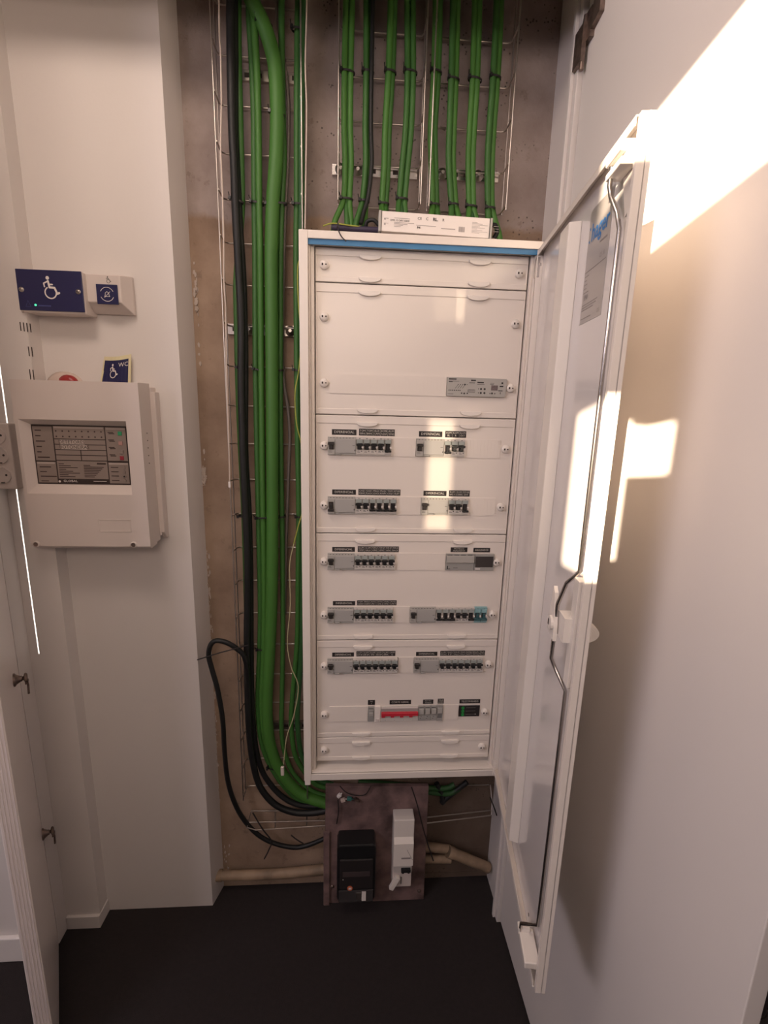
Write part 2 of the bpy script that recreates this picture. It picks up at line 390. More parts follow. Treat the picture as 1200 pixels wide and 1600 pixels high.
ZB = [.032, .1075, .4080, .7080, 1.0080, 1.3080, 1.3835]
def screw(parent, x, z):
    s = MB(Matrix.Translation((x, PY, z)))
    s.lathe([(.0105, 0), (.0105, .005), (.0085, .0085), (.0, .009)], 18); s.mat(1); s.box(-.0055, -.0020, -.0093, -.0086, -.0022, .0026); s.disc(.0042, 0, .0018, -.0092, -.0086, 8)
    s.build('quarter_turn_screw', [plast, dkslot], parent)
GX = [.152, .408]
panels = []
for i in range(6):
    z0 = ZB[i] + .0009; z1 = ZB[i + 1] - .0009
    p = MB().box(.0262, .5245, PY, PY + .002, z0, z1)
    q = p.build('cover_panel', steelw, cab, bevel=.0007); panels.append(q)
    bd = .020 if i not in (0, 5) else .018
    e = MB().box(.0265, .5242, PY - .0018, PY + .0005, z0 + .0005, z0 + bd - .006).box(.0265, .5242, PY - .0018, PY + .0005, z1 - bd, z1 - .0005)
    e.box(.0265, .030, PY - .0018, PY + .0005, z0 + bd - .006, z1 - bd).box(.5205, .5242, PY - .0018, PY + .0005, z0 + bd - .006, z1 - bd)
    e.build('raised_rim', steelw, q, bevel=.0012)
    for gx in GX:
        for zz, sg in ((z1 - bd + .002, -1), (z0 + bd - .008, -1)):
            n = 12; poly = [(gx + .026 * math.cos(PI * t / n), zz + sg * .0085 * math.sin(PI * t / n)) for t in range(n + 1)] + [(gx - .026, zz + .003), (gx + .026, zz + .003)]
            MB().prism(poly, PY - .0075, PY).build('finger_grip', plast, q, bevel=.0014)
# screws (row height, owning panel)
for z, pi in ((.0686, 0), (.1825, 1), (.3325, 1), (.4825, 2), (.6325, 2), (.7825, 3), (.9325, 3), (1.0825, 4), (1.2325, 4), (1.3444, 5)):
    screw(panels[pi], .0468, z); screw(panels[pi], .5036, z)

def X(u, v): return aty(u, v, PY - .004).x
MW = .0175
ROWZ = dict(G=1.0825, A=.9325, B=.7825, C=.6325, D=.4825, E=.3325, F=.1825)
ROWP = dict(G=4, A=3, B=3, C=2, D=2, E=1, F=1)
ROWN = dict(A='top row', B='second row', C='third row', D='fourth row', E='fifth row', F='bottom row', G='uppermost blank panel')
HH = .0225
def blank(row, x0, x1):
    z = ROWZ[row]; m = MB().box(x0, x1, PY - .0022, PY, z - HH - .001, z + HH + .001)
    k = x0 + .006
    while k < x1 - .004:
        m.box(k, k + .0006, PY - .0026, PY - .0021, z - HH + .002, z + HH - .002); k += .0088
    m.build('blanking_strip', steelw, panels[ROWP[row]])
def black_label(row, x0, x1, z0, z1, cells):
    m = MB().box(x0, x1, PY - .0009, PY - .0001, z0, z1); n = len(cells); wd = (x1 - x0) / n; m.mat(1)
    for i, c in enumerate(cells):
        L = c.split('\n'); cx = x0 + (i + .5) * wd
        for j, t in enumerate(L):
            sz = (z1 - z0) * (.62 if len(L) == 1 else .40); wt = max(abs(a) for a, _ in text_geo(t)[0]) * 2 * sz
            m.text(t, cx, (z0 + z1) / 2 + ((len(L) - 1) / 2 - j) * (z1 - z0) * .42, sz, PY - .0011, sx=min(1, wd * .82 / wt))
        if i: m.box(x0 + i * wd - .00015, x0 + i * wd + .00015, PY - .0011, PY - .001, z0, z1)
    m.build('label_strip', [blackm, inkw], panels[ROWP[row]])['label'] = 'black adhesive label with white lettering'

# prototype breaker, toggle up / down
def breaker(name, loc, label, up, group, body=None):
    body = body or paleg
    r = empty(name, loc, label, 'circuit breaker', group); x, y, z = loc
    T = Matrix.Translation(loc)
    m = MB(T); m.box(-.0086, .0086, -.006, .002, -HH, HH); m.box(-.0086, .0086, -.0105, -.006, -.0185, -.0085); m.box(-.0086, .0086, -.0095, -.006, .0175, .0215)
    m.mat(1).box(-.0060, .0060, -.0062, -.006, -.0080, .0075).mat(2)
    m.disc(.0070, -.0015, .0026, -.0125, -.006, 10)
    m.mat(3).box(-.006, -.001, -.0108, -.0105, -.0115, -.0105).box(-.006, .001, -.0108, -.0105, -.0142, -.0132).box(.004, .006, -.0108, -.0105, -.013, -.010).box(-.002, .002, -.0098, -.0095, .0190, .0202)
    m.build('body', [body, dkslot, symw, inkk], r, bevel=.0005, seg=1)
    MB(T).box(-.0076, .0076, -.0105, -.006, .0080, .0172).build('label_window', body if body is cyanp else tealg, r, bevel=.0006, seg=1)
    t = MB(T)
    if up: t.box(-.0083, .0083, -.0165, -.011, .0020, .0070); t.box(-.0042, .0042, -.014, -.006, -.0070, .0025)
    else: t.box(-.0083, .0083, -.0165, -.011, -.0125, -.0075); t.box(-.0036, .0036, -.014, -.006, -.008, .0060)
    t.build('toggle', blackp if body is not cyanp else mat('dark_teal_plastic', (.03, .09, .10), .4), r, bevel=.0008, seg=1)
    return r
PRO = {}
ORD = ['first', 'second', 'third', 'fourth', 'fifth', 'sixth', 'seventh', 'eighth']
def breakers(row, x0, states, side):
    z = ROWZ[row]; n = len(states)
    for i, s in enumerate(states):
        c = 'cyan' if s in 'cC' else 'grey'; up = s in 'uC'
        lab = '%s breaker, toggle %s, %s from left in the %s group of the %s' % (c, 'up' if up else 'down', ORD[i], side, ROWN[row])
        loc = (x0 + (i + .5) * MW, PY, z); grp = 'breakers in the distribution cabinet'
        if s not in PRO: PRO[s] = breaker('circuit_breaker', loc, lab, up, grp, cyanp if c == 'cyan' else None)
        else: dup(PRO[s], loc, lab)
def rcd(row, x0, side, up=True, wd=4 * MW):
    z = ROWZ[row]; loc = (x0 + wd / 2, PY, z); h = wd / 2
    lab = 'wide grey residual current breaker starting the %s group of the %s' % (side, ROWN[row])
    k = 'rcd%d' % up
    if k in PRO: return dup(PRO[k], loc, lab)
    r = empty('residual_current_breaker', loc, lab, 'circuit breaker', 'wide differential breakers'); T = Matrix.Translation(loc)
    m = MB(T); m.box(-h, h, -.006, .002, -HH, HH); m.box(-h, -h + .017, -.010, -.006, .010, .0175); m.box(-h, -h + .017, -.0095, -.006, -.021, -.009)
    m.mat(1).box(-h + .003, -h + .0145, -.0062, -.006, -.009, .009).mat(2)
    for kx in range(8): m.box(-h + .006 + kx * .0078, -h + .009 + kx * .0078, -.0064, -.006, .0192, .0204)
    m.box(-h + .002, -h + .009, -.0098, -.0095, -.0128, -.012).box(-h + .002, -h + .011, -.0098, -.0095, -.0152, -.0145).box(h - .009, h - .003, -.0095, -.009, .001, .0018).box(h - .004, h - .002, -.0095, -.009, -.012, -.008)
    m.build('body', [greyp, dkslot, inkk], r, bevel=.0005, seg=1)
    MB(T).box(-h + .018, h - .0006, -.009, -.006, -.0170, .0165).build('front_plate', mat('grey_front_plate', (.40, .385, .365), .35, var=.03), r, bevel=.0006, seg=1)
    MB(T).box(-h + .020, -h + .033, -.0115, -.006, -.0215, -.0175).build('test_button', greyd, r, bevel=.0006, seg=1)
    t = MB(T)
    if up: t.box(-h + .0008, -h + .0165, -.0165, -.011, .003, .009); t.box(-h + .005, -h + .0125, -.014, -.006, -.007, .003)
    else: t.box(-h + .0008, -h + .0165, -.0165, -.011, -.014, -.008); t.box(-h + .005, -h + .0125, -.014, -.006, -.008, .005)
    t.build('toggle', mat('charcoal_plastic', (.03, .026, .024), .4), r, bevel=.0008, seg=1)
    PRO[k] = r; return r
def lz(row, a, b): return ROWZ[row] + a, ROWZ[row] + b
DIF = ['DIFERENCIAL']
xa = .0556
# row A
rcd('A', xa, 'left'); breakers('A', xa + .07, 'uuuud', 'left'); blank('A', xa + .1578, X(649.6, 698)); xr = X(650.2, 698)
rcd('A', xr, 'right'); breakers('A', xr + .07, 'duu', 'right'); blank('A', xr + .123, X(781.5, 702))
black_label('A', X(518.5, 675), X(557, 675), *lz('A', .027, .0405), DIF); black_label('A', X(561, 675), X(617, 675), *lz('A', .0265, .043), ['TOM\nGERAL', 'TOM\nBANC', 'AUX\nCAFE', 'BOMB\nAGUA', 'ALIM\nTOMAD'])
black_label('A', X(655, 677), X(691.5, 677), *lz('A', .027, .0405), DIF); black_label('A', X(696.2, 677), X(729, 677), *lz('A', .0265, .0425), ['ALIM\nBL', 'ILUM\nR', 'ILUM\nEXT'])
# row B
rcd('B', xa, 'left', up=False); breakers('B', xa + .07, 'uudddd', 'left'); blank('B', xa + .1755, X(657.5, 790)); xr = X(657.8, 790)
rcd('B', xr, 'right'); breakers('B', xr + .07, 'uud', 'right'); blank('B', xr + .123, X(774.5, 792))
black_label('B', X(519, 768), X(556, 768), *lz('B', .027, .040), DIF); black_label('B', X(560, 767), X(626, 767), *lz('B', .0265, .042), ['COZ\nFORNO', 'COZ\nPLACA', 'MAQ\nLOUCA', 'MAQ\nROUPA', 'TOM\nCOZ', 'ESTORE\nELET'])
black_label('B', X(662, 770), X(698, 770), *lz('B', .027, .040), DIF); black_label('B', X(702, 769), X(734.5, 769), *lz('B', .0265, .042), ['ILUM\nWC F', 'ILUM\nCORRED', 'ESTORE\nEXT'])
# row C
rcd('C', xa, 'left'); breakers('C', xa + .07, 'uuuuuu', 'left'); blank('C', xa + .1755, X(696, 876)); xr = X(696.8, 876)
black_label('C', X(519, 856), X(554.5, 856), *lz('C', .026, .0385), DIF); black_label('C', X(559, 855), X(623.5, 855), *lz('C', .0255, .041), ['ILUM\nCOZ', 'ILUM\nSALA', 'TOM UP\nOFIC', 'TOM UP\nOFIC', 'TOM UP\nOFIC', 'TOM UP\nRACK'])
black_label('C', X(704.7, 856), X(731, 856), *lz('C', .0265, .0395), ['PROTECAO\nANALISADOR']); black_label('C', X(740.5, 857), X(766.5, 857), *lz('C', .0265, .0385), ['ANALISADOR'])
r = empty('power_supply', (xr + .035, PY, ROWZ['C']), 'pale grey four-module unit beside the energy meter in the third row', 'module')
T = Matrix.Translation((xr, PY, ROWZ['C']))
m = MB(T); m.box(0, .0755, -.006, .002, -HH, HH).mat(1)
for k in range(4): m.box(.003 + k * .018, .016 + k * .018, -.0065, -.006, .0195, .021)
m.box(.003, .006, -.0066, -.006, -.019, -.010).box(.003, .012, -.0066, -.006, -.019, -.0175).box(.020, .032, -.0066, -.006, -.016, -.0148)
m.build('body', [greyd, inkk], r, bevel=.0005, seg=1)
MB(T).prismx([(-.006, -.003), (-.0105, .0), (-.0105, .0175), (-.006, .0185)], .001, .0745).build('terminal_cover', greyp, r, bevel=.0005, seg=1)
r = empty('energy_meter', (xr + .1, PY, ROWZ['C']), 'grey energy meter with dark display at the right end of the third row', 'module')
T = Matrix.Translation((xr + .0765, PY, ROWZ['C']))
MB(T).box(0, .0525, -.007, .002, -HH, HH).mat(1).box(.003, .016, -.0075, -.007, -.020, -.016).build('body', [greyd, symw], r, bevel=.0006, seg=1)
MB(T).box(.002, .049, -.0085, -.007, -.0125, .0165).build('display', mat('dark_display', (.045, .038, .036), .25), r)
# row D
rcd('D', xa, 'left'); breakers('D', xa + .07, 'uuuuuu', 'left'); blank('D', xa + .1755, X(640, 960)); xr = X(640.6, 960)
rcd('D', xr, 'right'); breakers('D', xr + .07, 'ddduud', 'right')
for i in range(2):
    loc = (xr + .07 + (6.5 + i) * MW, PY, ROWZ['D']); lab = ['cyan single-pole module beside the last black toggle of the fourth row', 'cyan single-pole module at the right end of the fourth row'][i]
    if i == 0: PRO['c'] = breaker('circuit_breaker', loc, lab, False, 'breakers in the distribution cabinet', cyanp)
    else: dup(PRO['c'], loc, lab)
black_label('D', X(520, 940), X(555, 940), *lz('D', .0265, .0385), DIF); black_label('D', X(558, 939), X(620, 939), *lz('D', .0265, .0405), ['TOM\nCOZINH', 'FRIGO\nCOZINH', 'AVAC\nUNI 1', 'AVAC\nUNI 2', 'AVAC\nUNI 3', 'AVAC\nUNI 4'])
# row E
rcd('E', xa, 'left'); breakers('E', xa + .07, 'uuuuuuu', 'left'); blank('E', xa + .1945, X(646, 1036)); xr = X(646.6, 1036)
MB().box(xa + .1926, xa + .1942, PY - .001, PY, ROWZ['E'] - HH, ROWZ['E'] + HH).build('slot_gap', blackm, panels[1])
rcd('E', xr, 'right'); breakers('E', xr + .07, 'uuuuuuu', 'right')
black_label('E', X(519, 1020), X(553, 1020), *lz('E', .0265, .0385), DIF); black_label('E', X(557, 1018), X(618, 1018), *lz('E', .027, .042), ['ILUM\nCX SP', 'ILUM\nDIR SP', 'ILUM\nWC', 'ILUM\nRECEP', 'ILUM\nARM', 'CAMP\n12'])
black_label('E', X(650.5, 1018), X(684, 1018), *lz('E', .0265, .0385), DIF); black_label('E', X(688.5, 1017), X(758.5, 1017), *lz('E', .0265, .041), ['ILUM\nESCAD', 'ILUM\nR SP', 'TOM UP\nSALA', 'TOM\nSALA', 'BOMBA\nSANIT', 'RECUP\nTECTO', 'TELA\nTECTO'])
# row F
blank('F', X(514.5, 1115), X(574.5, 1115)); x = X(575, 1115)
zf = ROWZ['F']
r = empty('signal_module', (x + .009, PY, zf), 'narrow grey module at the left end of the bottom row', 'module')
MB(Matrix.Translation((x, PY, zf))).box(0, .017, -.006, .002, -HH, HH).mat(1).box(.002, .015, -.0064, -.006, .0175, .019).mat(0).box(.002, .015, -.009, -.006, -.012, .014).build('body', [greyd, inkk], r, bevel=.0005, seg=1)
MB(Matrix.Translation((x, PY, zf))).box(.003, .014, -.0105, -.008, -.002, .008).build('button', greyp, r, bevel=.0005, seg=1)
r = empty('din_socket', (x + .027, PY, zf), 'slim white module left of the red main switch', 'module')
MB(Matrix.Translation((x + .0178, PY, zf))).box(0, .0175, -.007, .002, -.025, .024).build('body', plast, r, bevel=.001, seg=1)
MB(Matrix.Translation((x + .0178, PY, zf))).box(.004, .0135, -.009, -.007, -.021, -.012).build('catch', alarmw, r, bevel=.001, seg=1)
xs = x + .0362
r = empty('main_switch', (xs + .05, PY, zf), 'grey four-pole main switch with a red toggle bar', 'switch'); T = Matrix.Translation((xs, PY, zf))
m = MB(T); m.box(0, .1055, -.006, .002, -HH, HH); m.box(0, .1055, -.009, -.006, -.021, -.008); m.mat(1)
m.box(.0, .1055, -.0065, -.006, .009, .0175).mat(2)
for k in range(4): m.box(.012 + k * .026, .0135 + k * .026, -.0094, -.009, -.018, -.0165)
m.mat(3).box(.002, .104, -.0064, -.006, .0188, .0212)
m.build('body', [paleg, greyd, inkk, symw], r, bevel=.0005, seg=1)
m = MB(T); m.box(.001, .1045, -.015, -.006, -.001, .0085)
for k in range(4): m.box(.0015 + k * .026, .0115 + k * .026, -.013, -.006, -.007, 0)
m.build('toggle_bar', redp, r, bevel=.0008, seg=1)['label'] = 'red toggle bar'
xs += .106
for k in range(3):
    loc = (xs + .0175 * (k + .5), PY, zf); lab = 'grey one-module unit right of the red main switch, %s of the three alike' % ['leftmost', 'middle', 'rightmost'][k]
    if k == 0:
        r = empty('fuse_module', loc, lab, 'module', 'fuse modules beside the main switch'); T = Matrix.Translation(loc)
        MB(T).box(-.0085, .0085, -.006, .002, -HH, HH).box(-.0085, .0085, -.009, -.006, -.020, -.004).mat(1).box(-.006, .006, -.0064, -.006, .0185, .020).box(-.002, .001, -.0094, -.009, -.008, -.0065).box(-.004, -.001, -.0094, -.009, -.014, -.0125).build('body', [greyd, inkk], r, bevel=.0005, seg=1)
        MB(T).box(-.0065, .0065, -.0115, -.006, .002, .0165).build('fuse_holder', greyp, r, bevel=.0008, seg=1); fm = r
    else: dup(fm, loc, lab)
xs += .0527
r = empty('relay_module', (xs + .008, PY, zf), 'grey module with three dark bars, right of the fuse modules in the bottom row', 'module'); T = Matrix.Translation((xs, PY, zf))
MB(T).box(0, .017, -.007, .002, -.0235, .0245).mat(1).box(.002, .015, -.0075, -.007, -.003, -.001).box(.002, .015, -.0075, -.007, -.0075, -.0055).box(.002, .015, -.0075, -.007, -.012, -.010).build('body', [greyd, inkk], r, bevel=.0006, seg=1)
MB(T).box(.002, .015, -.0095, -.007, .003, .019).build('upper_cover', greyp, r, bevel=.0006, seg=1)
blank('F', xs + .0175, X(716.5, 1110))
r = empty('indicator_display', ((X(717.5, 1108) + X(749.5, 1108)) / 2, PY, zf), 'black remote-control indicator with green symbols, right end of the bottom row', 'display')
xd0, xd1 = X(717, 1110), X(749.5, 1110)
MB().box(xd0, xd1, PY - .0035, PY, zf - .0135, zf + .0205).build('body', blackm, r, bevel=.0006, seg=1)
m = MB(); gm = mat('green_indicator', (.01, .12, .03), .5, emit=(.02, .5, .08, .35)); yy = PY - .0038
for k in range(3):
    cz = zf + .0145 - k * .0105; cx = xd0 + .0115
    pts = [(cx + .0036 * math.cos(a), cz + .0036 * math.sin(a)) for a in [i * 2 * PI / 12 for i in range(13)]]
    m.stroke(pts, .0009, yy); m.stroke([(cx, cz - .002), (cx, cz + .002)], .0008, yy)
m.build('green_symbols', gm, r)
m = MB().mat(0)
for k in range(3): m.box(xd0 + .020, xd0 + .048, PY - .0038, PY - .0035, zf + .0145 - k * .0105, zf + .0150 - k * .0105)
m.disc(xd1 - .012, zf - .006, .0022, PY - .0038, PY - .0035, 8)
m.build('print', inkg, r)
black_label('F', X(575, 1097), X(586, 1097), *lz('F', .027, .042), ['FG\n1']); black_label('F', X(609, 1096), X(642.5, 1096), *lz('F', .0275, .0405), ['CORTE GERAL'])
black_label('F', X(661.5, 1094), X(677.5, 1094), *lz('F', .0275, .0405), ['PROTEC\nTENSAO']); black_label('F', X(684.5, 1093), X(694, 1093), *lz('F', .0275, .043), ['TELE\nCMD']); black_label('F', X(718.5, 1094), X(751, 1094), *lz('F', .027, .0395), ['TELECOMANDO'])
# row G: ribbed blank and the printed module
blank('G', X(515, 600), X(697.5, 602)); x0, x1 = X(698.3, 603), X(791, 606)
r = empty('lighting_controller', ((x0 + x1) / 2, PY, ROWZ['G']), 'light grey controller module covered in small print, below the large blank panel', 'module')
T = Matrix.Translation((x0, PY, ROWZ['G'])); wd = x1 - x0
MB(T).prism([(0, -HH), (wd - .006, -HH), (wd - .002, -HH + .003), (wd, HH - .004), (wd - .002, HH - .001), (0, HH)], -.008, .002).build('body', greyp, r, bevel=.0006, seg=1)
m = MB(T); y = -.0083
def ln(x, z, w_, h=.0009): m.box(x, x + w_, y, y + .0002, z, z + h)
ln(.003, .0165, .019, .0028); ln(.003, .0125, .026); ln(.003, .0105, .010, .0015); ln(.058, .0145, .012, .003); ln(.054, .0095, .014, .0015); ln(.074, .010, .016, .003); ln(.074, .0065, .018); ln(.106, .010, .010); ln(.106, .0075, .009)
for k in range(5): m.disc(.027 + k * .0055, .0055, .0011 if k != 3 else .0022, y, y + .0002, 8)
for k in range(4): m.stroke([(.020 + k * .006, -.0035), (.026 + k * .0055, .0035)], .0008, y)
m.disc(.0, 0, .0001, y, y + .0001, 3)
for k in range(7): m.disc(.005 + k * .0045, -.0085, .0015, y, y + .0002, 8)
for zz in (-.0038, -.0132):
    for k, q in enumerate((.078, .084, .093)): m.disc(q, zz, (.0012, .0026, .0026)[k], y, y + .0002, 10)
ln(.002, -.0175, .014); ln(.035, -.0165, .003, .003); m.disc(.043, -.0155, .0022, y, y + .0002, 8); ln(.049, -.0165, .003, .003)
ln(.050, -.0075, .018); ln(.050, -.0115, .018); m.stroke([(.053, -.0125), (.069, -.0125), (.069, -.006), (.053, -.006), (.053, -.0125)], .0005, y)
m.disc(.112, -.0135, .0024, y, y + .0002, 8); ln(.106, -.0155, .002, .003); ln(.118, -.0155, .002, .003); ln(.127, -.008, .011, .002); ln(.132, -.015, .0015, .005); ln(.134, .0095, .004, .004); ln(.130, .002, .009, .003)
m.build('print', inkk, r)
MB(T).box(.109, .1255, y - .0001, y + .0001, -.0065, .0055).build('data_square', mat('grey_violet_print', (.16, .12, .12), .6, var=.5, scale=700), r)
# small scratches/marks on the panel
# ------------------------------------------------------------------ cabinet door
TH = 1.4192923; dd = Vector((-math.cos(TH), -math.sin(TH), 0)); dn = Vector((-math.sin(TH), math.cos(TH), 0)); H0 = Vector((.5465, -.001, 0))
MD = Matrix(((dd.x, -dn.x, 0, H0.x), (dd.y, -dn.y, 0, H0.y), (0, 0, 1, 0), (0, 0, 0, 1)))   # local x from hinge, -y = inner side
DW = .560; DZ0, DZ1 = .016, 1.389
MB(MD).box(0.004, DW, 0, .0015, DZ0, DZ1).build('door_leaf', doorin, cab)['label'] = 'glossy white door leaf, inner side in view'
m = MB(MD)
m.box(.004, .006, -.014, 0, DZ0, DZ1); m.box(DW - .009, DW, -.010, 0.0075, DZ0, DZ1)
m.box(.006, DW - .009, -.013, 0, DZ1 - .002, DZ1); m.box(.006, DW - .009, -.013, 0, DZ0, DZ0 + .002)
m.box(.006, DW - .009, -.013, -.0115, DZ1 - .012, DZ1 - .002); m.box(.006, DW - .009, -.013, -.0115, DZ0 + .002, DZ0 + .012); m.box(.004, DW - .009, .0015, .0075, DZ0, DZ1)
o = m.build('door_frame', steelw, cab, bevel=.0008)
dr = bpy.data.objects
leaf = [c for c in cab.children if c.name.startswith('door_leaf')][0]
m = MB(MD).prismz([(.235, 0), (.242, -.020), (.300, -.020), (.307, 0)], .075, 1.352); fo = m.build('stiffener_rail', plast, leaf, bevel=.0015)
# printed type label
m = MB(MD); SX0, SX1, SZ0, SZ1 = .358, .462, 1.176, 1.348
m.box(SX0, SX1, -.0006, 0, SZ0, SZ1).mat(1)
cx = (SX0 + SX1) / 2; m.text('hager', cx + .004, SZ1 - .038, .036, -.0009, bold=.02); m.disc(SX0 + .0065, SZ1 - .028, .0022, -.0009, -.0007, 10); m.disc(SX0 + .0065, SZ1 - .047, .0022, -.0009, -.0007, 10)
m.mat(2); y = -.0009
def dl(a, b, z, h=.0012): m.box(a, b, y, y + .0002, z, z + h)
dl(SX0 + .062, SX1 - .010, SZ1 - .063, .0025); m.text('CE  XI', cx + .028, SZ1 - .083, .009, y); dl(SX0 + .002, SX1 - .004, SZ1 - .0935)
for k, wd in enumerate((.020, .012, .016, .014, .026)): dl(SX0 + .004, SX0 + .004 + wd, SZ1 - .100 - k * .0062)
m.text('IP40', SX0 + .020, SZ1 - .1325, .011, y, bold=.02)
for k, wd in enumerate((.075, .070, .058)): dl(SX0 + .004, SX0 + .004 + wd, SZ1 - .144 - k * .004)
dl(SX0 + .004, SX0 + .055, SZ1 - .165); m.text('DE', SX1 - .014, SZ1 - .163, .008, y)
m.build('type_label', [foil, inkb, inkg], leaf)['label'] = 'grey type label with blue lettering'
# lock rods, guides, latch and handle
RX = DW - .030
m = MB(MD).tube([(RX - .028, -.020, 1.360), (RX - .028, -.020, 1.330), (RX - .021, -.019, 1.315), (RX - .004, -.014, 1.290), (RX, -.010, 1.27), (RX, -.009, .80), (RX - .02, -.02, .775), (RX - .028, -.028, .735), (RX - .028, -.028, .715)], .0033, 8)
m.build('lock_rod', rodm, leaf)['label'] = 'upper steel lock rod'
m = MB(MD).tube([(RX - .028, -.028, .695), (RX - .03, -.028, .64), (RX - .022, -.02, .622), (RX, -.009, .60), (RX, -.009, .13), (RX - .02, -.016, .105), (RX - .036, -.028, .085), (RX - .038, -.028, .066)], .0033, 8)
m.build('lock_rod', rodm, leaf)['label'] = 'lower steel lock rod'
m = MB(MD); m.box(RX - .038, RX + .018, -.024, -.003, 1.338, 1.347); m.box(RX - .036, RX + .018, -.026, -.003, 1.353, 1.366); m.box(RX - .02, RX + .018, -.018, -.003, 1.347, 1.353)
m.build('rod_guide', plast, leaf, bevel=.002)
m = MB(MD); m.prism([(RX - .03, 1.345), (RX + .01, 1.352), (RX + .01, 1.29), (RX - .004, 1.285)], -.004, -.0005); m.build('rod_plate', steelw, leaf)
m = MB(MD); m.box(RX - .045, RX + .018, -.030, -.003, .052, .066); m.box(RX - .05, RX - .035, -.032, -.010, .060, .074); m.build('rod_guide', plast, leaf, bevel=.002)
m = MB(MD); m.box(RX - .006, RX + .016, -.013, 0, .615, .79); m.box(RX - .030, RX + .004, -.024, -.006, .685, .725)
m.prism([(RX - .045, .76), (RX - .035, .752), (RX - .022, .70), (RX - .02, .675), (RX - .05, .68), (RX - .055, .71)], -.032, -.026)
m.disc(RX - .036, .70, .012, -.036, -.026, 14); m.mat(1).box(RX - .043, RX - .038, -.0365, -.036, .695, .705)
m.build('latch', [plast, dkslot], leaf, bevel=.001)
m = MB(MD); n = 14
m.prismx([(.006 + .021 * math.cos(PI * i / n - PI / 2), .706 + .015 * math.sin(PI * i / n - PI / 2)) for i in range(n + 1)], RX - .004, RX + .012)
for k in range(4): m.prismx([(.0068 + (.019 - k * .0035) * math.cos(PI * i / n - PI / 2), .706 + (.0135 - k * .002) * math.sin(PI * i / n - PI / 2)) for i in range(n + 1)], RX + .012, RX + .0128 + k * .0006)
m.build('turn_handle', plast, leaf, bevel=.0015)
MB(MD).disc(.500, .115, .003, -.0185, -.018, 10).build('drill_hole', dkslot, leaf)

# ------------------------------------------------------------------ LED driver lying on the cabinet
tl, tr, br, bl = aty(590, 327, .012), aty(768, 343, .012), aty(765, 371, .012), aty(591, 362, .012)
ex = ((tr - tl) + (br - bl)).normalized(); ez = ex.cross(Vector((0, 1, 0))).normalized() * 1
if ez.z < 0: ez = -ez
ey = Vector((0, 1, 0)); LN = (tr - tl).length; HT = ((tl - bl).length + (tr - br).length) / 2
MX = Matrix(((ex.x, 0, ez.x, bl.x), (ex.y, 1, ez.y, bl.y), (ex.z, 0, ez.z, bl.z + .002), (0, 0, 0, 1)))
dv_ = empty('led_driver', bl, 'long white LED driver with printed label lying tilted on the cabinet top', 'power supply')
MB(MX).box(.006, LN - .006, 0, .04, 0, HT).build('housing', labelw, dv_, bevel=.001)
for a, b_ in ((0, .006), (LN - .006, LN)): MB(MX).box(a, b_, -.001, .041, -.001, HT + .001).build('end_cap', greyp, dv_, bevel=.001)
for a in (.0055, LN - .0065): MB(MX).box(a, a + .0012, -.0014, .0405, -.0012, HT + .0012).build('end_seam', inkk, dv_)
m = MB(MX); y = -.0006; k = HT / .046
def dt(x, z, w_, h=.0011): m.box(x, x + w_, y, y + .0004, z * k, (z + h) * k)
m.text('CE', .092, .034 * k, .009 * k, y); m.text('RL.', .128, .034 * k, .010 * k, y, bold=.03); m.text('R', .146, .034 * k, .009 * k, y); m.text('C', .109, .034 * k, .009 * k, y); m.text('P41', .092, .013 * k, .0075 * k, y, bold=.02)
m.text('DW: 12-24V 150W', .048, .026 * k, .006 * k, y, bold=.01)
m.build('black_print', inkk, dv_)
m = MB(MX)
dt(.035, .031, .035); dt(.035, .021, .045); dt(.035, .018, .03); dt(.035, .015, .02); dt(.035, .012, .015); dt(.085, .018, .045); dt(.012, .029, .010); dt(.012, .026, .004, .003); dt(.012, .018, .010); dt(.012, .0145, .004, .003); dt(.142, .014, .032, .002)
for i in range(6): m.box(.182 + i * .0024, .1835 + i * .0024, y, y + .0004, .010 * k, .022 * k)
for i in range(9): dt(.212, .034 - i * .003, .012 + (i * 7 % 5) * .006, .0006)
for i in range(3): dt(.262, .028 - i * .006, .012, .0008)
m.build('grey_print', mat('pale_print', (.40, .36, .35), .6), dv_)
tag(MB().tube(smoothpath([aty(518, 355, .03) + Vector((0, 0, .0)), aty(560, 358, .028), aty(620, 361, .026), aty(660, 366, .03)]), .0062, 10).build('supply_cable', mat('dark_violet_cable', (.03, .02, .05), .5), base=aty(518, 362, .03)), 'dark violet cable lying under the white LED driver', 'cable')
tag(MB().tube(smoothpath([aty(592, 352, .03), aty(584, 344, .03), aty(574, 346, .035), aty(572, 355, .04), aty(580, 360, .05)]), .0045, 8).build('cable_loop', blkc, base=aty(574, 358, .04)), 'short black cable loop at the left end of the LED driver', 'cable')
tag(MB().tube(smoothpath([aty(766, 352, .04), aty(774, 352, .045), aty(777, 362, .05), aty(772, 372, .055)]), .005, 8).build('cable_loop', blkc, base=aty(775, 366, .04)), 'short black cable stub at the right end of the LED driver', 'cable')
tag(MB().tube(smoothpath([aty(505, 353, .0), aty(520, 349, .01), aty(545, 352, .02), aty(575, 356, .03)]), .0016, 6).build('earth_wire', yelg, base=aty(520, 352, .01)), 'thin yellow-green wire end on the left of the cabinet top', 'wire')
tag(MB().tube(smoothpath([aty(528, 350, -.004), aty(529, 360, -.006), aty(534, 370, -.008), aty(541, 377, -.01)]), .0012, 6).box(*(lambda p: (p.x - .002, p.x + .002, -.006, .004, p.z - .004, p.z + .003))(aty(528, 351, -.004))).build('cable_tie', blackm, base=aty(534, 362, -.006)), 'loose black cable tie hanging over the cabinet top edge', 'cable tie')

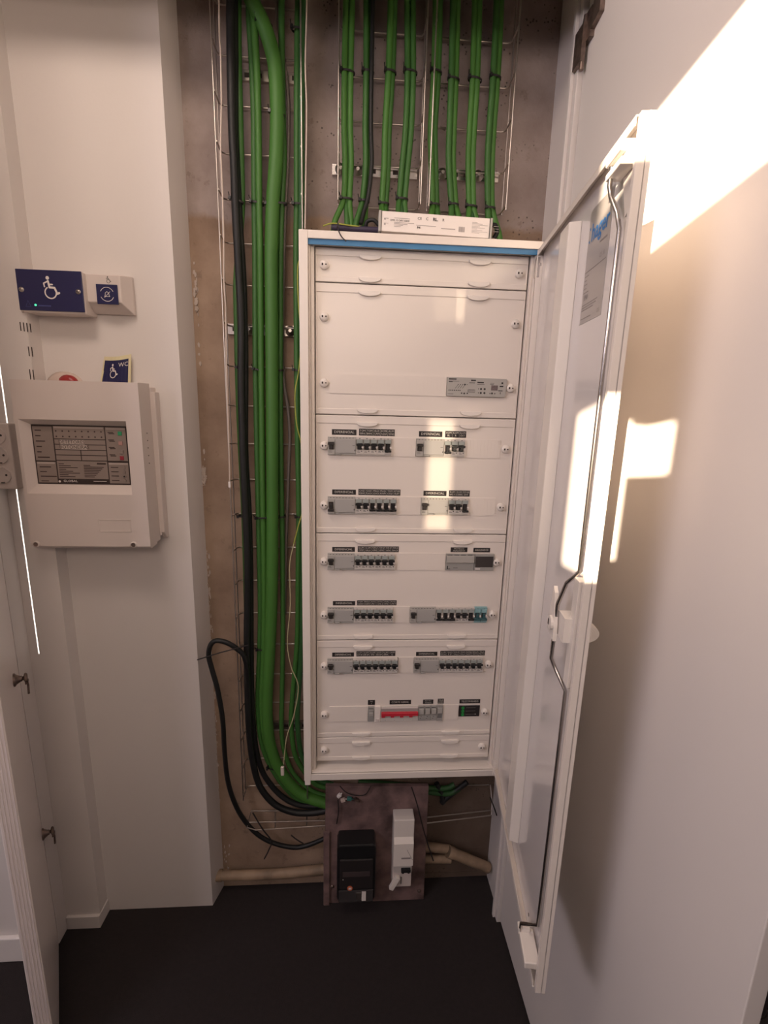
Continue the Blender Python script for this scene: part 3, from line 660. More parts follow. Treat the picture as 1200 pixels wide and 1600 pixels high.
# ------------------------------------------------------------------ wire trays
def wire_tray(name, label, xl, xr_, zlist, zt, zb_, yb=.180, yf=.128, side=True, lw=3):
    r = empty(name, ((xl + xr_) / 2, yb, zb_), label, 'cable tray')
    for i in range(lw):
        x = xl + (xr_ - xl) * (i + .5) / lw if lw else 0
        MB().tube([(x, yb + .003, zb_), (x, yb + .003, zt)], .0019, 6).build('base_wire', silver, r)
    for x in (xl - .001, xr_ + .001):
        MB().tube([(x, yf, zb_), (x, yf, zt)], .0020, 6).build('rim_wire', silver, r)
        MB().tube([(x, (yb + yf) / 2 + .008, zb_), (x, (yb + yf) / 2 + .008, zt)], .0018, 6).build('side_wire', darkst, r)
    for z in zlist:
        c = .010
        MB().tube([(xl, yf, z + .004), (xl, yb - c, z), (xl + c * .4, yb - c * .3, z), (xl + c, yb, z), (xr_ - c, yb, z), (xr_ - c * .4, yb - c * .3, z), (xr_, yb - c, z), (xr_, yf, z + .004)], .0021, 6).build('cross_wire', silver, r)
    return r
wire_tray('cable_tray', 'long vertical wire mesh tray left of the cabinet carrying the main green and black cables', -.2085, -.012, [-.178 + .1 * i + .002 * math.sin(i) for i in range(23)], 2.08, -.185, lw=0)
wire_tray('cable_tray', 'upper wire mesh tray on the left, ending above the cabinet', 0.0757, 0.2748, [1.519 + .0935 * i for i in range(7)], 2.08, 1.515, lw=0)
wire_tray('cable_tray', 'upper wire mesh tray on the right, ending above the cabinet', 0.2973, 0.4877, [1.518 + .0935 * i for i in range(7)], 2.08, 1.512, lw=0)
# lower horizontal tray
r = empty('cable_tray', aty(440, 1298, .15), 'short horizontal wire mesh tray on the wall below the cabinet', 'cable tray')
def line(pts, yy): return [aty(u, v, y_) for (u, v), y_ in zip(pts, yy)]
for pts, yy in (([(392, 1267), (508, 1267)], (.185, .185)), ([(388, 1285), (508, 1282)], (.15, .15)), ([(386, 1293), (400, 1297), (508, 1290)], (.13, .13, .13)), ([(660, 1278), (766, 1266)], (.15, .15)), ([(660, 1287), (767, 1274)], (.13, .13)), ([(700, 1228), (764, 1226)], (.185, .185))):
    MB().tube(line(pts, yy), .0019, 6).build('long_wire', darkst, r)
for pts in ([(393, 1267), (388, 1284), (386, 1294)], [(430, 1268), (430, 1284), (430, 1296)], [(480, 1268), (479, 1283), (479, 1292)], [(766, 1226), (769, 1252), (768, 1273)]):
    MB().tube(line(pts, (.185, .155, .13)), .0018, 6).build('cross_wire', darkst, r)

# mounting struts
def strut(u0, v0, u1, v1, label, h=.024, m_=chrome, nuts=(), y0=.189):
    a = aty(u0, v0, y0); b_ = aty(u1, v1, y0); zc = (a.z + b_.z) / 2
    r = empty('mounting_rail', ((a.x + b_.x) / 2, y0, zc), label, 'mounting rail')
    m = MB(); m.box(a.x, b_.x, y0, BW, zc - h / 2, zc + h / 2); m.mat(1); x = a.x + .012
    while x < b_.x - .012: m.box(x, x + .013, y0 - .0004, y0, zc - .005, zc + .005); x += .028
    m.build('channel', [m_, dkslot], r, bevel=.001)
    for nx in nuts:
        p = aty(nx[0], nx[1], y0)
        MB(Matrix.Translation((p.x, y0, zc))).lathe([(.0135, 0), (.0135, .002), (.0085, .0022), (.0085, .006), (.004, .0062), (.004, .012)], 18).build('bolt_washer', silver, r)
strut(519, 266, 652, 270, 'bright slotted rail behind the upper left wire tray', nuts=((532, 266), (559, 266)))
strut(683, 272, 779, 276, 'bright slotted rail behind the upper right wire tray', nuts=((691, 273), (747, 273)))
strut(356, 516, 476, 516, 'slotted rail behind the tall left tray at half height', m_=silver, nuts=((390, 520), (454, 520)), h=.026)
strut(374, 119, 478, 121, 'slotted rail high up behind the tall left tray', m_=silver, h=.022)
strut(424, 1133, 482, 1135, 'dark slotted rail low down behind the tall left tray', m_=darkst, h=.026)
# ------------------------------------------------------------------ cables
def cable(name, label, pts, ys, rr, m_, group=None, cat='cable', k=6, n=10):
    if not isinstance(ys, (list, tuple)): ys = [ys] * len(pts)
    P = [aty(u, v, y_) for (u, v), y_ in zip(pts, ys)]
    o = MB().tube(smoothpath(P, k), rr, n).build(name, m_, base=P[-1]); tag(o, label, cat, group); return o
TOPV = -150
gl = 'cables on the tall left tray'
cable('black_cable', 'thick black cable on the left tray, front one of the pair', [(359, TOPV), (360, 0), (361, 100), (363, 200), (366, 260), (368, 320), (372, 400), (377, 500), (377, 600), (379, 680), (382, 760), (386, 850), (387, 920), (386, 1000), (387, 1080), (390, 1150), (397, 1200), (408, 1232), (430, 1257), (459, 1269), (488, 1270), (512, 1266)], .138, .0098, blkc, gl)
cable('black_cable', 'thick black cable on the left tray, behind and right of its twin', [(365, TOPV), (366, 0), (367, 100), (367, 200), (371, 280), (375, 360), (380, 440), (383, 560), (383, 700), (388, 790), (391, 880), (392, 1000), (393, 1080), (397, 1150), (406, 1195), (420, 1222), (443, 1246), (470, 1258), (512, 1260)], .152, .0085, blkc, gl)
cable('black_cable', 'black cable looping out to the left and sweeping down to the floor board', [(389, 1120), (387, 1060), (382, 1027), (369, 1013), (354, 1004), (338, 1001), (329, 1008), (326, 1024), (331, 1045), (340, 1078), (348, 1125), (351, 1176), (357, 1225), (373, 1268), (397, 1299), (424, 1316), (459, 1324), (486, 1319), (515, 1306)], [.14, .13, .12, .115, .11, .11, .11, .11, .11, .11, .11, .12, .13, .14, .15, .15, .15, .15, .15], .0072, blkc, k=5)
cable('green_cable', 'thin green cable half hidden behind the black pair on the left tray', [(372, TOPV), (372, 0), (373, 100), (375, 175), (377, 250), (378, 325), (373, 390), (369, 440), (370, 512), (372, 600), (376, 700), (381, 800), (384, 900), (386, 1000)], .160, .0075, grn[1], gl)
cable('green_cable', 'thin green cable left of the thick conduit, leftmost of its pair', [(388, TOPV), (389, 0), (391, 50), (394, 100), (397, 175), (397.5, 250), (398, 325), (399, 400), (399.5, 569), (401.5, 681), (405, 850), (407, 953), (405.5, 1022), (403, 1090), (405.5, 1142), (414, 1177), (428, 1206), (448, 1233), (470, 1250), (512, 1258)], .160, .0080, grn[1], gl)
cable('green_cable', 'thin green cable touching the left side of the thick conduit', [(396, TOPV), (396, 0), (398, 50), (402, 125), (404, 225), (405, 325), (406.6, 400), (408, 569), (409.4, 681), (410.5, 766), (412, 850), (413, 953), (412, 1022), (409, 1090), (412, 1142), (421, 1177), (436, 1204), (456, 1229), (482, 1247), (512, 1250)], .150, .0080, grn[0], gl)
cable('green_conduit', 'thick bright green conduit running down the middle of the left tray', [(380, -70), (386, -20), (396, 6), (407, 28), (416, 50), (425, 80), (430.5, 112), (433, 175), (431, 250), (426.5, 312), (424.5, 375), (424, 420), (425, 569), (425.5, 681), (425.5, 850), (424, 953), (421, 1022), (417.5, 1090), (419, 1142), (426, 1177), (437, 1202), (454, 1226), (476, 1244), (512, 1256)], .145, .0168, grn[0], gl, n=16)
cable('green_cable', 'thin green cable along the right side of the thick conduit', [(440, TOPV), (440, 60), (441, 130), (442.5, 200), (443.5, 250), (440, 325), (438.5, 400), (438, 569), (438.5, 681), (441, 850), (442, 987), (440.5, 1090), (440, 1142), (445, 1176), (458, 1208), (486, 1235), (515, 1245)], .160, .0072, grn[1], gl)
cable('grey_cable', 'thin grey-brown cable right of the thick conduit', [(430, TOPV), (432, 0), (440, 75), (448, 125), (451, 175), (450, 250), (446, 325), (443.5, 400), (441.5, 569), (450, 639), (453, 681), (451.5, 723), (449, 794), (447, 850), (445, 960)], .168, .0045, greyc, gl)
cable('green_cable', 'green cable at the right rim of the left tray, left one of its pair', [(466, TOPV), (466, 0), (465, 60), (464, 200), (464, 312), (463, 400), (464, 569), (465, 681), (467, 794), (466, 900), (465, 990), (461, 1045), (457, 1090), (455, 1130), (460, 1175), (472, 1200), (492, 1224), (515, 1232)], .160, .0078, grn[1], gl)
cable('green_cable', 'green cable at the right rim of the left tray, tight against the cabinet side', [(473, TOPV), (473, 0), (472, 60), (471, 200), (471, 312), (470, 400), (472, 569), (473, 681), (474, 794), (473, 900), (472, 990), (469, 1045), (466, 1090), (465, 1130), (470, 1175), (482, 1200), (500, 1219), (520, 1226)], .152, .0078, grn[2], gl)
cable('earth_wire', 'thin yellow-green wire along the left side of the cabinet', [(471, 404), (466, 412), (465, 440), (467, 484), (470.5, 526), (467, 577), (461, 614), (463, 659), (470, 690), (475, 720), (477, 760), (474, 794), (466, 822), (459, 850)], .11, .0017, yelg, cat='wire', n=6)
cable('thin_wire', 'thin pale wire hanging in front of the lower left tray', [(459, 850), (452.6, 884), (453.6, 946), (449, 1004), (455, 1042), (466, 1073), (459, 1118), (448, 1152), (443, 1194)], .105, .0016, mat('pale_wire', (.42, .38, .22), .5), cat='wire', n=6)
pq = aty(441.5, 1204, .105); tag(MB(Matrix.Translation(pq)).box(-.005, .005, -.004, .004, -.016, .014).build('wire_connector', whtc, base=pq, bevel=.002), 'small pale connector on the end of the thin wire', 'connector')
pts = [(342, TOPV), (342, 0), (343, 60), (344.5, 82), (345.8, 162), (344.6, 225), (347.5, 300), (349.6, 380), (350, 440), (352.6, 484), (353.7, 569), (356.5, 653), (358.8, 740), (358.5, 752)]
cable('thin_wire', 'thin white wire running down the left rim of the tall tray', pts, .122, .0020, whtc, cat='wire', n=6)
cable('thin_wire', 'thin pale wire running down beside the cable pair to the cabinet top corner', [(480, TOPV), (479, 12), (477, 100), (479, 170), (478, 260), (477, 330), (476.5, 357)], .12, .0018, whtc, cat='wire', n=6)
pq = aty(358.8, 757, .122); tag(MB(Matrix.Translation(pq)).box(-.003, .003, -.003, .003, -.008, .008).build('wire_connector', symw, base=pq, bevel=.0012), 'tiny white crimp at the bottom of the thin white wire', 'connector')

# upper bundles
def c5(x, y_): return (500 + x / 3.529, y_ / 3.529)
BUN = [
 ('leftmost', [(162, -500), (160, 0), (152, 400), (150, 700), (155, 900), (146, 1100)], [-17, 0, 17], [(78, 1235), (150, 1235), (172, 1235)], 'ggg'),
 ('second', [(268, -500), (266, 0), (265, 400), (260, 700), (262, 900), (243, 1110)], [-9, 9], [(196, 1250), (245, 1250)], 'gg'),
 ('third', [(402, -500), (400, 0), (388, 400), (370, 700), (365, 900), (352, 1125)], [-10, 10], [(345, 1190), (360, 1190)], 'gg'),
 ('fourth', [(498, -500), (496, 0), (498, 400), (488, 700), (470, 900), (452, 1100)], [-16, 0, 16], [(430, 1190), (448, 1190), (470, 1190)], 'gdg'),
 ('fifth', [(652, -500), (650, 0), (640, 400), (622, 700), (625, 900), (632, 1130)], [-11, 11], [(612, 1200), (648, 1200)], 'gg'),
 ('sixth', [(748, -500), (746, 0), (736, 440), (726, 700), (722, 900), (736, 1130)], [-12, 12], [(722, 1215), (765, 1215)], 'gg'),
 ('seventh', [(868, -500), (866, 0), (854, 440), (838, 700), (830, 900), (834, 1140)], [-13, 0, 13], [(815, 1225), (838, 1225), (862, 1225)], 'gdg'),
 ('rightmost', [(988, -500), (986, 0), (966, 430), (946, 700), (936, 900), (938, 1150)], [-12, 12], [(932, 1290), (990, 1310)], 'gg')]
tieproto = None
def tie(u, v, yc, wpx, label, ang=0, group='black cable ties'):
    c = aty(u, v, yc); s = (c - CAM).length / FP; hw = wpx * s / 2; d2 = .0115
    M_ = Matrix.Translation(c) @ Matrix.Rotation(ang, 4, 'Y')
    r = empty('cable_tie', c, label, 'cable tie', group)
    n = 18; ring = [(hw * math.cos(2 * PI * i / n), d2 * math.sin(2 * PI * i / n)) for i in range(n)]
    vs = []; fs = []
    for k2, (x, y_) in enumerate(ring): vs += [(x, y_, -.0022), (x, y_, .0022)]
    for i in range(n): j = (i + 1) % n; fs.append((2 * i, 2 * j, 2 * j + 1, 2 * i + 1))
    m = MB(M_); m.smooth = True; m.add(vs, fs); m.add([(x * .93, y_ * .93, z) for x, y_, z in vs], [tuple(reversed(f)) for f in fs]); m.build('strap', blackm, r)
    MB(M_).box(-hw - .001, -hw + .005, -d2 * .9 - .002, -d2 * .3, -.0035, .0035).build('head', blackp, r)
    MB(M_).tube([(-hw, -d2 * .7, .003), (-hw - .002, -d2 - .003, .010)], .0011, 5).build('tail', blackm, r)
for bi, (nm, path, offs, fan, cs) in enumerate(BUN):
    for ci, of in enumerate(offs):
        P = [c5(x + of, y_) for x, y_ in path] + [c5(*fan[ci])]
        yy = [.150 + (.006 if ci % 2 else 0)] * 6 + [.135 + ci * .004]
        lab = 'green cable, %s of the %s upper bundle above the cabinet' % ({2: ['left one', 'right one'], 3: ['left one', 'middle one', 'right one']}[len(offs)][ci], nm)
        # end inside the cabinet top
        pe = aty(*P[-1], yy[-1])
        P3 = [aty(u, v, y_) for (u, v), y_ in zip(P, yy)]
        if pe.z > Z1 + .006: P3.append(Vector((pe.x, yy[-1], Z1 + .002)))
        o = MB().tube(smoothpath(P3, 5), .0077 if len(offs) == 2 else .0070, 10).build('green_cable', grn[2] if cs[ci] == 'd' else grn[1 if (bi + ci) % 2 else 0], base=P3[-1])
        tag(o, lab, 'cable', 'green cables of the upper bundles')
    x, y_ = path[2]; u, v = c5(x, y_); wp = {2: 14.5, 3: 17}[len(offs)]
    tie(u, v, .152, wp, 'black cable tie on the %s upper bundle, the higher of its two' % nm, .12)
    x, y_ = path[5]; u, v = c5(x, y_); tie(u, v, .150, wp, 'black cable tie on the %s upper bundle, just above the cabinet' % nm, .05)
P = [c5(*q) for q in ((292, -500), (291, 0), (284, 400), (281, 700), (285, 900), (266, 1080), (238, 1180), (225, 1235))]
cable('black_cable', 'thin black cable on the right side of the second upper bundle', P, [.138] * 6 + [.13, .12], .0052, blkc)
# ties on the left tray
for u, v, wp, lab, yc in ((433, 179, 19, 'black cable tie round the thick green conduit near its bend', .145), (370, 314, 18, 'black cable tie round the black cables just below the conduit bend', .145), (402, 318, 18, 'black cable tie round the thin green pair left of the conduit, upper one', .155),
    (432, 319, 28, 'black cable tie round the thick conduit level with the LED driver', .148), (467, 320, 17, 'black cable tie on the cable pair beside the cabinet top corner', .155), (413, 38, 18, 'black cable tie on the bend of the thick conduit at the top of the picture', .145),
    (378, 576, 17, 'black cable tie round the black cables at half height', .145), (404, 578, 17, 'black cable tie round the thin green pair at half height', .155), (438, 579, 10, 'black cable tie on the slim green cable right of the conduit at half height', .16), (466, 579, 16, 'black cable tie on the pair against the cabinet side at half height', .155),
    (381, 806, 18, 'black cable tie round the black cables below the white wire end', .145), (416, 808, 32, 'black cable tie round conduit and thin green pair below half height', .148), (440, 807, 12, 'black cable tie on the slim green cable right of the conduit, lower one', .158), (470, 807, 17, 'black cable tie on the pair against the cabinet side, lower one', .155),
    (410, 1013, 17, 'black cable tie round the thin green pair beside the black loop', .155), (430, 1199, 22, 'black cable tie where the conduit curves under the cabinet', .148), (467, 48, 17, 'black cable tie high on the right-hand cable pair', .155)):
    tie(u, v, yc, wp, lab, random.uniform(-.1, .25))
cable('cable_tie_tail', 'long black cable tie end pointing left from the black loop', [(388, 1008), (366, 1014), (340, 1021), (308, 1031)], [.12, .10, .095, .09], .0018, blackm, cat='cable tie', n=5)
cable('cable_tie_tail', 'long black cable tie end crossing the lower tray wires', [(395, 1270), (410, 1295), (424, 1314), (420, 1328), (413, 1342)], .125, .0022, blackm, cat='cable tie', n=5)
cable('cable_tie_tail', 'short black cable tie end above the floor pipe', [(455, 1305), (464, 1312), (474, 1318)], .13, .0022, blackm, cat='cable tie', n=5)
cable('cable_tie_tail', 'long black cable tie hanging in front of the floor board', [(643, 1230), (652, 1258), (660, 1290), (668, 1318), (677, 1345)], [.10, .10, .10, .10, .10], .0022, blackm, cat='cable tie', n=5)
cable('black_wire', 'thin black wire arching over the top of the floor board', [(531, 1228), (541, 1238), (556, 1243), (571, 1241), (580, 1228)], .11, .0016, blackm, cat='wire', n=5)
cable('black_wire', 'thin black wire hanging at the left of the floor board', [(528, 1250), (529, 1268), (526, 1287)], .11, .0018, blackm, cat='wire', n=5)
cable('black_wire', 'short black wire hanging beside the right jamb below the cabinet', [(766, 1246), (772, 1262), (776, 1274)], .12, .0022, blackm, cat='wire', n=5)
for i, (u, v, c_) in enumerate(((530, 1243, symw), (536, 1250, clearp), (546, 1248, mat('teal_clip', (.05, .2, .18), .4)), (557, 1250, brass))):
    q = aty(u, v, .112); tag(MB(Matrix.Translation(q) @ Matrix.Rotation(.5 * i - .8, 4, 'Y')).box(-.007, .007, -.005, .005, -.005, .005).box(.007, .013, -.002, .002, -.002, .002).build('wire_connector', c_, base=q, bevel=.0015), ['white wire connector above the meter, leftmost', 'pale wire connector above the meter, second from the left', 'teal wire connector above the meter', 'brass coloured connector above the meter, rightmost'][i], 'connector')
# dark cables fanning to the right below the cabinet
for i, pts in enumerate(([(560, 1222), (620, 1226), (690, 1232), (710, 1226)], [(600, 1228), (660, 1236), (700, 1240), (718, 1232)], [(682, 1224), (690, 1240), (692, 1252)], [(690, 1255), (700, 1245), (730, 1222)])):
    cable('dark_cable', ['dark green cable running right under the cabinet, upper one', 'dark green cable running right under the cabinet, lower one', 'short dark cable stub right of the floor board', 'dark cable rising to the cabinet right of the floor board'][i], pts, .16, .0085, grn[2] if i < 2 else blkc)

# ------------------------------------------------------------------ floor level: pipes, board, meter, breaker box
def pipe(label, pts, ys, rr, flange=True):
    P = [aty(u, v, y_) for (u, v), y_ in zip(pts, ys)]
    r = empty('floor_pipe', P[0], label, 'pipe'); MB().tube(smoothpath(P, 3), rr, 18).build('pipe_run', pipem, r)
    if flange:
        for q, q2 in ((P[0], P[1]),): d_ = (q2 - q).normalized(); MB().tube([q, q + d_ * .02], rr * 1.14, 18).build('coupling', pipem, r)
pipe('beige pipe on the floor left of the stained board', [(338, 1368), (420, 1366), (512, 1358)], (.17, .17, .17), .0158)
pipe('upper short beige pipe emerging right of the stained board', [(660, 1322), (702, 1327)], (.168, .168), .0150)
pipe('beige pipe running from the elbow down to the right wall', [(700, 1330), (763, 1356)], (.155, .155), .0175)
pipe('lower beige pipe passing behind the board to the right', [(660, 1342), (704, 1342)], (.165, .165), .0140, False)
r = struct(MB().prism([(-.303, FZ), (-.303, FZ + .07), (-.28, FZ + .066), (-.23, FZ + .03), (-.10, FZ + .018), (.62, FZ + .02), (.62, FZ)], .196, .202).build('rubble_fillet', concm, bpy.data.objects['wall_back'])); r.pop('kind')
bp_ = aty(508, 1402, .12)
bd = empty('mounting_board', (.2, .13, FZ), 'stained reddish brown board standing on the floor under the cabinet', 'board')
m = MB().prism([(.044, FZ), (.375, FZ), (.3715, -.145), (.046, -.135)], .120, .134); m.build('panel', boardm, bd, bevel=.001)
MB().box(.040, .060, .112, .120, FZ, -.30).build('side_batten', boardm, bd, bevel=.002)
for u, v in ((557, 1311), (519, 1385), (655, 1392)): q = aty(u, v, .118); MB(Matrix.Translation(q)).lathe([(.006, 0), (.006, .002), (.002, .004)], 12).build('screw', brass, bd)
# electricity meter
q0, q1 = aty(526, 1412, .06), aty(588, 1320, .06)
mt = empty('electricity_meter', ((q0.x + q1.x) / 2, .09, q0.z), 'black electricity meter fixed to the stained board', 'meter')
w_ = (q1.x - q0.x) / 2; cx = (q0.x + q1.x) / 2; h_ = (q1.z - q0.z); zc = q0.z
TM = Matrix.Translation((cx, .06, zc))
MB(TM).prism([(-w_, h_ * .08), (-w_ * .85, 0), (w_ * .85, 0), (w_, h_ * .08), (w_, h_ * .93), (w_ * .92, h_), (-w_ * .92, h_), (-w_, h_ * .93)], 0, .060).build('case', blackp, mt, bevel=.004)
MB(TM).box(-w_ * .86, w_ * .86, -.006, 0, h_ * .27, h_ * .78).build('front_plate', blackm, mt, bevel=.003)
MB(TM).box(-w_ * .7, w_ * .7, -.0075, -.006, h_ * .50, h_ * .58).build('display', mat('dim_display', (.06, .045, .045), .3), mt)
MB(TM).box(-w_ * .9, w_ * .9, -.004, 0, h_ * .03, h_ * .24).build('terminal_cover', mat('smoked_cover', (.05, .045, .045), .25), mt, bevel=.003)
MB(TM).box(w_ * .02, w_ * .28, -.0055, -.004, h_ * .08, h_ * .20).build('seal_sticker', silver, mt); MB(TM).box(w_ * .30, w_ * .52, -.0055, -.004, h_ * .06, h_ * .22).build('seal_sticker', symw, mt)
m = MB(TM); m.mat(0).disc(-w_ * .32, h_ * .30, .0085, -.008, -.006, 16); m.mat(1).box(-w_ * .32 - .004, -w_ * .32 + .005, -.0085, -.008, h_ * .285, h_ * .315); m.build('warning_sticker', [mat('orange_sticker', (.55, .13, .05), .5), symw], mt)
MB(TM).disc(-w_ * .68, h_ * .45, .0015, -.0065, -.006, 8).build('indicator', symw, mt)
# white enclosure
q0, q1 = aty(612, 1388, .075), aty(648, 1281, .075)
eb = empty('breaker_box', ((q0.x + q1.x) / 2, .1, q0.z), 'white breaker box on the stained board, right of the black meter', 'breaker box')
w_ = (q1.x - q0.x); h_ = q1.z - q0.z; TE = Matrix.Translation((q0.x, .075, q0.z))
MB(TE).box(.0, w_, 0, .045, h_ * .36, h_).build('upper_housing', plast, eb, bevel=.0025)
MB(TE).prismx([(0, h_ * .76), (-.012, h_ * .70), (-.012, h_ * .38), (0, h_ * .33)], .001, w_ - .001).build('front_cover', plast, eb, bevel=.001)
MB(TE).box(.001, w_ - .002, .004, .045, 0, h_ * .36).build('lower_housing', alarmw, eb, bevel=.002)
m = MB(TE); m.box(w_ * .42, w_ * .88, -.016, -.006, h_ * .295, h_ * .33); m.box(w_ * .46, w_ * .56, -.013, 0, h_ * .27, h_ * .30); m.box(w_ * .74, w_ * .84, -.013, 0, h_ * .27, h_ * .30); m.build('toggle', blackp, eb)
MB(TE).box(w_ * .05, w_ * .95, -.005, .004, h_ * .255, h_ * .35).build('toggle_recess', paleg, eb)
m = MB(TE); m.box(w_ * .40, w_ * .86, -.0125, -.012, h_ * .485, h_ * .505); m.stroke([(w_ * .66, h_ * .62), (w_ * .95, h_ * .47)], .0012, -.0128); m.build('print', inkg, eb)
MB(TE @ Matrix.Translation((w_ * .12, 0, h_ * .1)) @ Matrix.Rotation(.45, 4, 'Y')).box(-.007, .007, -.010, .004, -.025, .025).build('cover_flap', plast, eb, bevel=.001)
MB(TE).box(w_ * .45, w_ * .48, .002, .004, h_ * .05, h_ * .15).build('slot', inkk, eb)

# ------------------------------------------------------------------ left wall devices
def wheelchair(m, cx, cz, h, y, th=.0003, k=1.0):
    s = h / 100.0
    def P(x, z): return (cx + x * s, cz + z * s)
    m.flat([(cx - 6 * s + 7.5 * s * math.cos(2 * PI * i / 20), cz + 43 * s + 7.5 * s * math.sin(2 * PI * i / 20)) for i in range(20)], y)
    m.stroke([P(-5, 30), P(-1, 4), P(20, 3), P(30, -22), P(38, -18)], 8.5 * s, y, th)
    m.stroke([P(-5, 30), P(-24, 20), P(-22, 6)], 5.5 * s, y, th); m.stroke([P(-3, 16), P(12, 16)], 6 * s, y, th)
    pts = [P(2 + 24 * math.cos(a), -18 + 24 * math.sin(a)) for a in [math.radians(122 + i * 12) for i in range(23)]]
    m.stroke(pts, 5.5 * s, y, th)
TYP = .13
yf = .070
q0 = aty(30.6, 487, yf); q1 = aty(127, 424, yf)
sg = empty('assistance_alarm_unit', ((q0.x + q1.x) / 2, TYP, q0.z), 'blue wall unit with a white wheelchair symbol and green light', 'alarm unit')
MB().box(q0.x, -.653, yf + .003, .0825, q0.z, q1.z).box(-.653, q1.x, yf + .003, TYP, q0.z, q1.z).build('back_box', alarmw, sg, bevel=.003)
fz0 = q0.z + .004
MB().box(q0.x + .001, q1.x - .001, yf, yf + .003, fz0, q1.z).build('blue_face', navy, sg, bevel=.001)['label'] = 'dark blue face plate'
m = MB(); cx, cz = (q0.x + q1.x) / 2, (fz0 + q1.z) / 2; wheelchair(m, cx, cz + .005, .052, yf - .0005); m.build('wheelchair_symbol', symw, sg)
for sx in (-1, 1): MB(Matrix.Translation((cx + sx * .063, yf, cz))).lathe([(.0055, 0), (.0055, .002), (.0, .003)], 14).mat(1).box(-.004, .004, -.0034, -.0029, -.0007, .0007).build('screw', [silver, dkslot], sg)
MB(Matrix.Translation((cx - .036, yf, fz0 + .012))).disc(0, 0, .0023, -.001, 0, 12).build('green_light', mat('green_led', (.02, .6, .2), .4, emit=(.1, 1, .4, 1.2)), sg)['label'] = 'small lit green indicator'
m = MB(); m.stroke([(cx - .058, fz0 + .008), (cx - .046, fz0 + .008), (cx - .052, fz0 + .021), (cx - .058, fz0 + .008)], .0009, yf - .0004); m.box(cx - .030, cx - .002, yf - .0004, yf, fz0 + .0095, fz0 + .0125); m.build('print', mat('dim_blue_print', (.06, .07, .22), .5), sg)
# call button box (truncated pyramid)
yw = .088
q0 = aty(130, 489, .115); q1 = aty(205, 432, .115)
cb = empty('reset_button_box', ((q0.x + q1.x) / 2, TYP, q0.z), 'white box with sloping sides and a blue square button, right of the blue wheelchair unit', 'button box')
ax0, ax1, az0, az1 = q0.x, q1.x, q0.z, q1.z; i_ = .016
f_ = [(ax0 + .008, yw, az0 + i_ + .006), (ax1 - i_, yw, az0 + i_ + .006), (ax1 - i_, yw, az1 - .004), (ax0 + .008, yw, az1 - .004)]
b_ = [(ax0, .118, az0), (ax1, .118, az0), (ax1, .118, az1), (ax0, .118, az1)]; c_ = [(x, TYP, z) for x, _, z in b_]
MB().add(f_ + b_ + c_, [(0, 1, 2, 3)] + [(i, 4 + i, 4 + (i + 1) % 4, (i + 1) % 4) for i in range(4)] + [(4 + i, 8 + i, 8 + (i + 1) % 4, 4 + (i + 1) % 4) for i in range(4)] + [(11, 10, 9, 8)]).build('housing', alarmw, cb, bevel=.002)
qa = aty(152.5, 475, yw - .002); qb = aty(183, 445, yw - .002)
MB().box(qa.x, qb.x, yw - .003, yw, qa.z, qb.z).build('blue_button', navy, cb, bevel=.0008)['label'] = 'blue square button with a crossed bell'
m = MB(); cx, cz = (qa.x + qb.x) / 2, (qa.z + qb.z) / 2; yy = yw - .0034
m.stroke([(cx - .006, cz - .005), (cx - .0045, cz - .002), (cx - .004, cz + .003), (cx, cz + .006), (cx + .004, cz + .003), (cx + .0045, cz - .002), (cx + .006, cz - .005), (cx - .006, cz - .005)], .0010, yy)
m.stroke([(cx - .006, cz - .007), (cx + .007, cz + .006)], .0009, yy)
for a0 in (25, 205): m.stroke([(cx + .0155 * math.cos(math.radians(a0 + 13 * i)), cz + .0155 * math.sin(math.radians(a0 + 13 * i))) for i in range(11)], .0012, yy)
m.build('bell_symbol', symw, cb)
m = MB(); qc = aty(169, 437.5, yw); wheelchair(m, qc.x, qc.z, .016, yw - .0004); m.build('wheelchair_symbol', inkk, cb)
# wc card leaning behind the alarm panel
qa, qb, qc, qd = aty(163, 557, .125), aty(205, 553, .118), aty(202, 597, .118), aty(152, 597, .120)
wc = empty('wc_card', (qa + qb + qc + qd) / 4, 'blue and white card marked WC with a wheelchair, standing on the alarm panel', 'card')
exv = (qb - qa).normalized(); w_ = .066; nx = 8; vs = []; fs = []
P0 = qd; up = (qa - qd); vt = [qd, qc, qb, qa]
for i in range(nx + 1):
    t = i / nx; lo = qd.lerp(qc, t); hi = qa.lerp(qb, t); bow = .008 * math.sin(PI * t); lo = lo + Vector((0, -bow * .3, -.03)); hi = hi + Vector((0, -bow, -.004 * math.sin(PI * t)))
    vs += [tuple(lo), tuple(hi), tuple(lo + Vector((0, .0008, 0))), tuple(hi + Vector((0, .0008, 0)))]
for i in range(nx): a = 4 * i; b2 = a + 4; fs += [(a, b2, b2 + 1, a + 1), (a + 2, a + 3, b2 + 3, b2 + 2), (a + 1, b2 + 1, b2 + 3, a + 3)]
MB().add(vs, fs).build('card_sheet', paper, wc)
def cardpt(s, t, off=-.0006):
    lo = qd.lerp(qc, s); hi = qa.lerp(qb, s); bow = .008 * math.sin(PI * s); lo = lo + Vector((0, -bow * .3, -.03)); hi = hi + Vector((0, -bow, -.004 * math.sin(PI * s)))
    tt = (t * (hi - lo).length) / (hi - lo).length
    return lo.lerp(hi, t) + Vector((0, off, 0))
m = MB(); vs = []; fs = []
for i in range(9):
    s_ = .06 + .86 * i / 8
    vs += [tuple(cardpt(s_, .05)), tuple(cardpt(s_, .90 - .0 * i))]
for i in range(8): fs.append((2 * i, 2 * i + 2, 2 * i + 3, 2 * i + 1))
MB().add(vs, fs).build('blue_print', navy, wc)
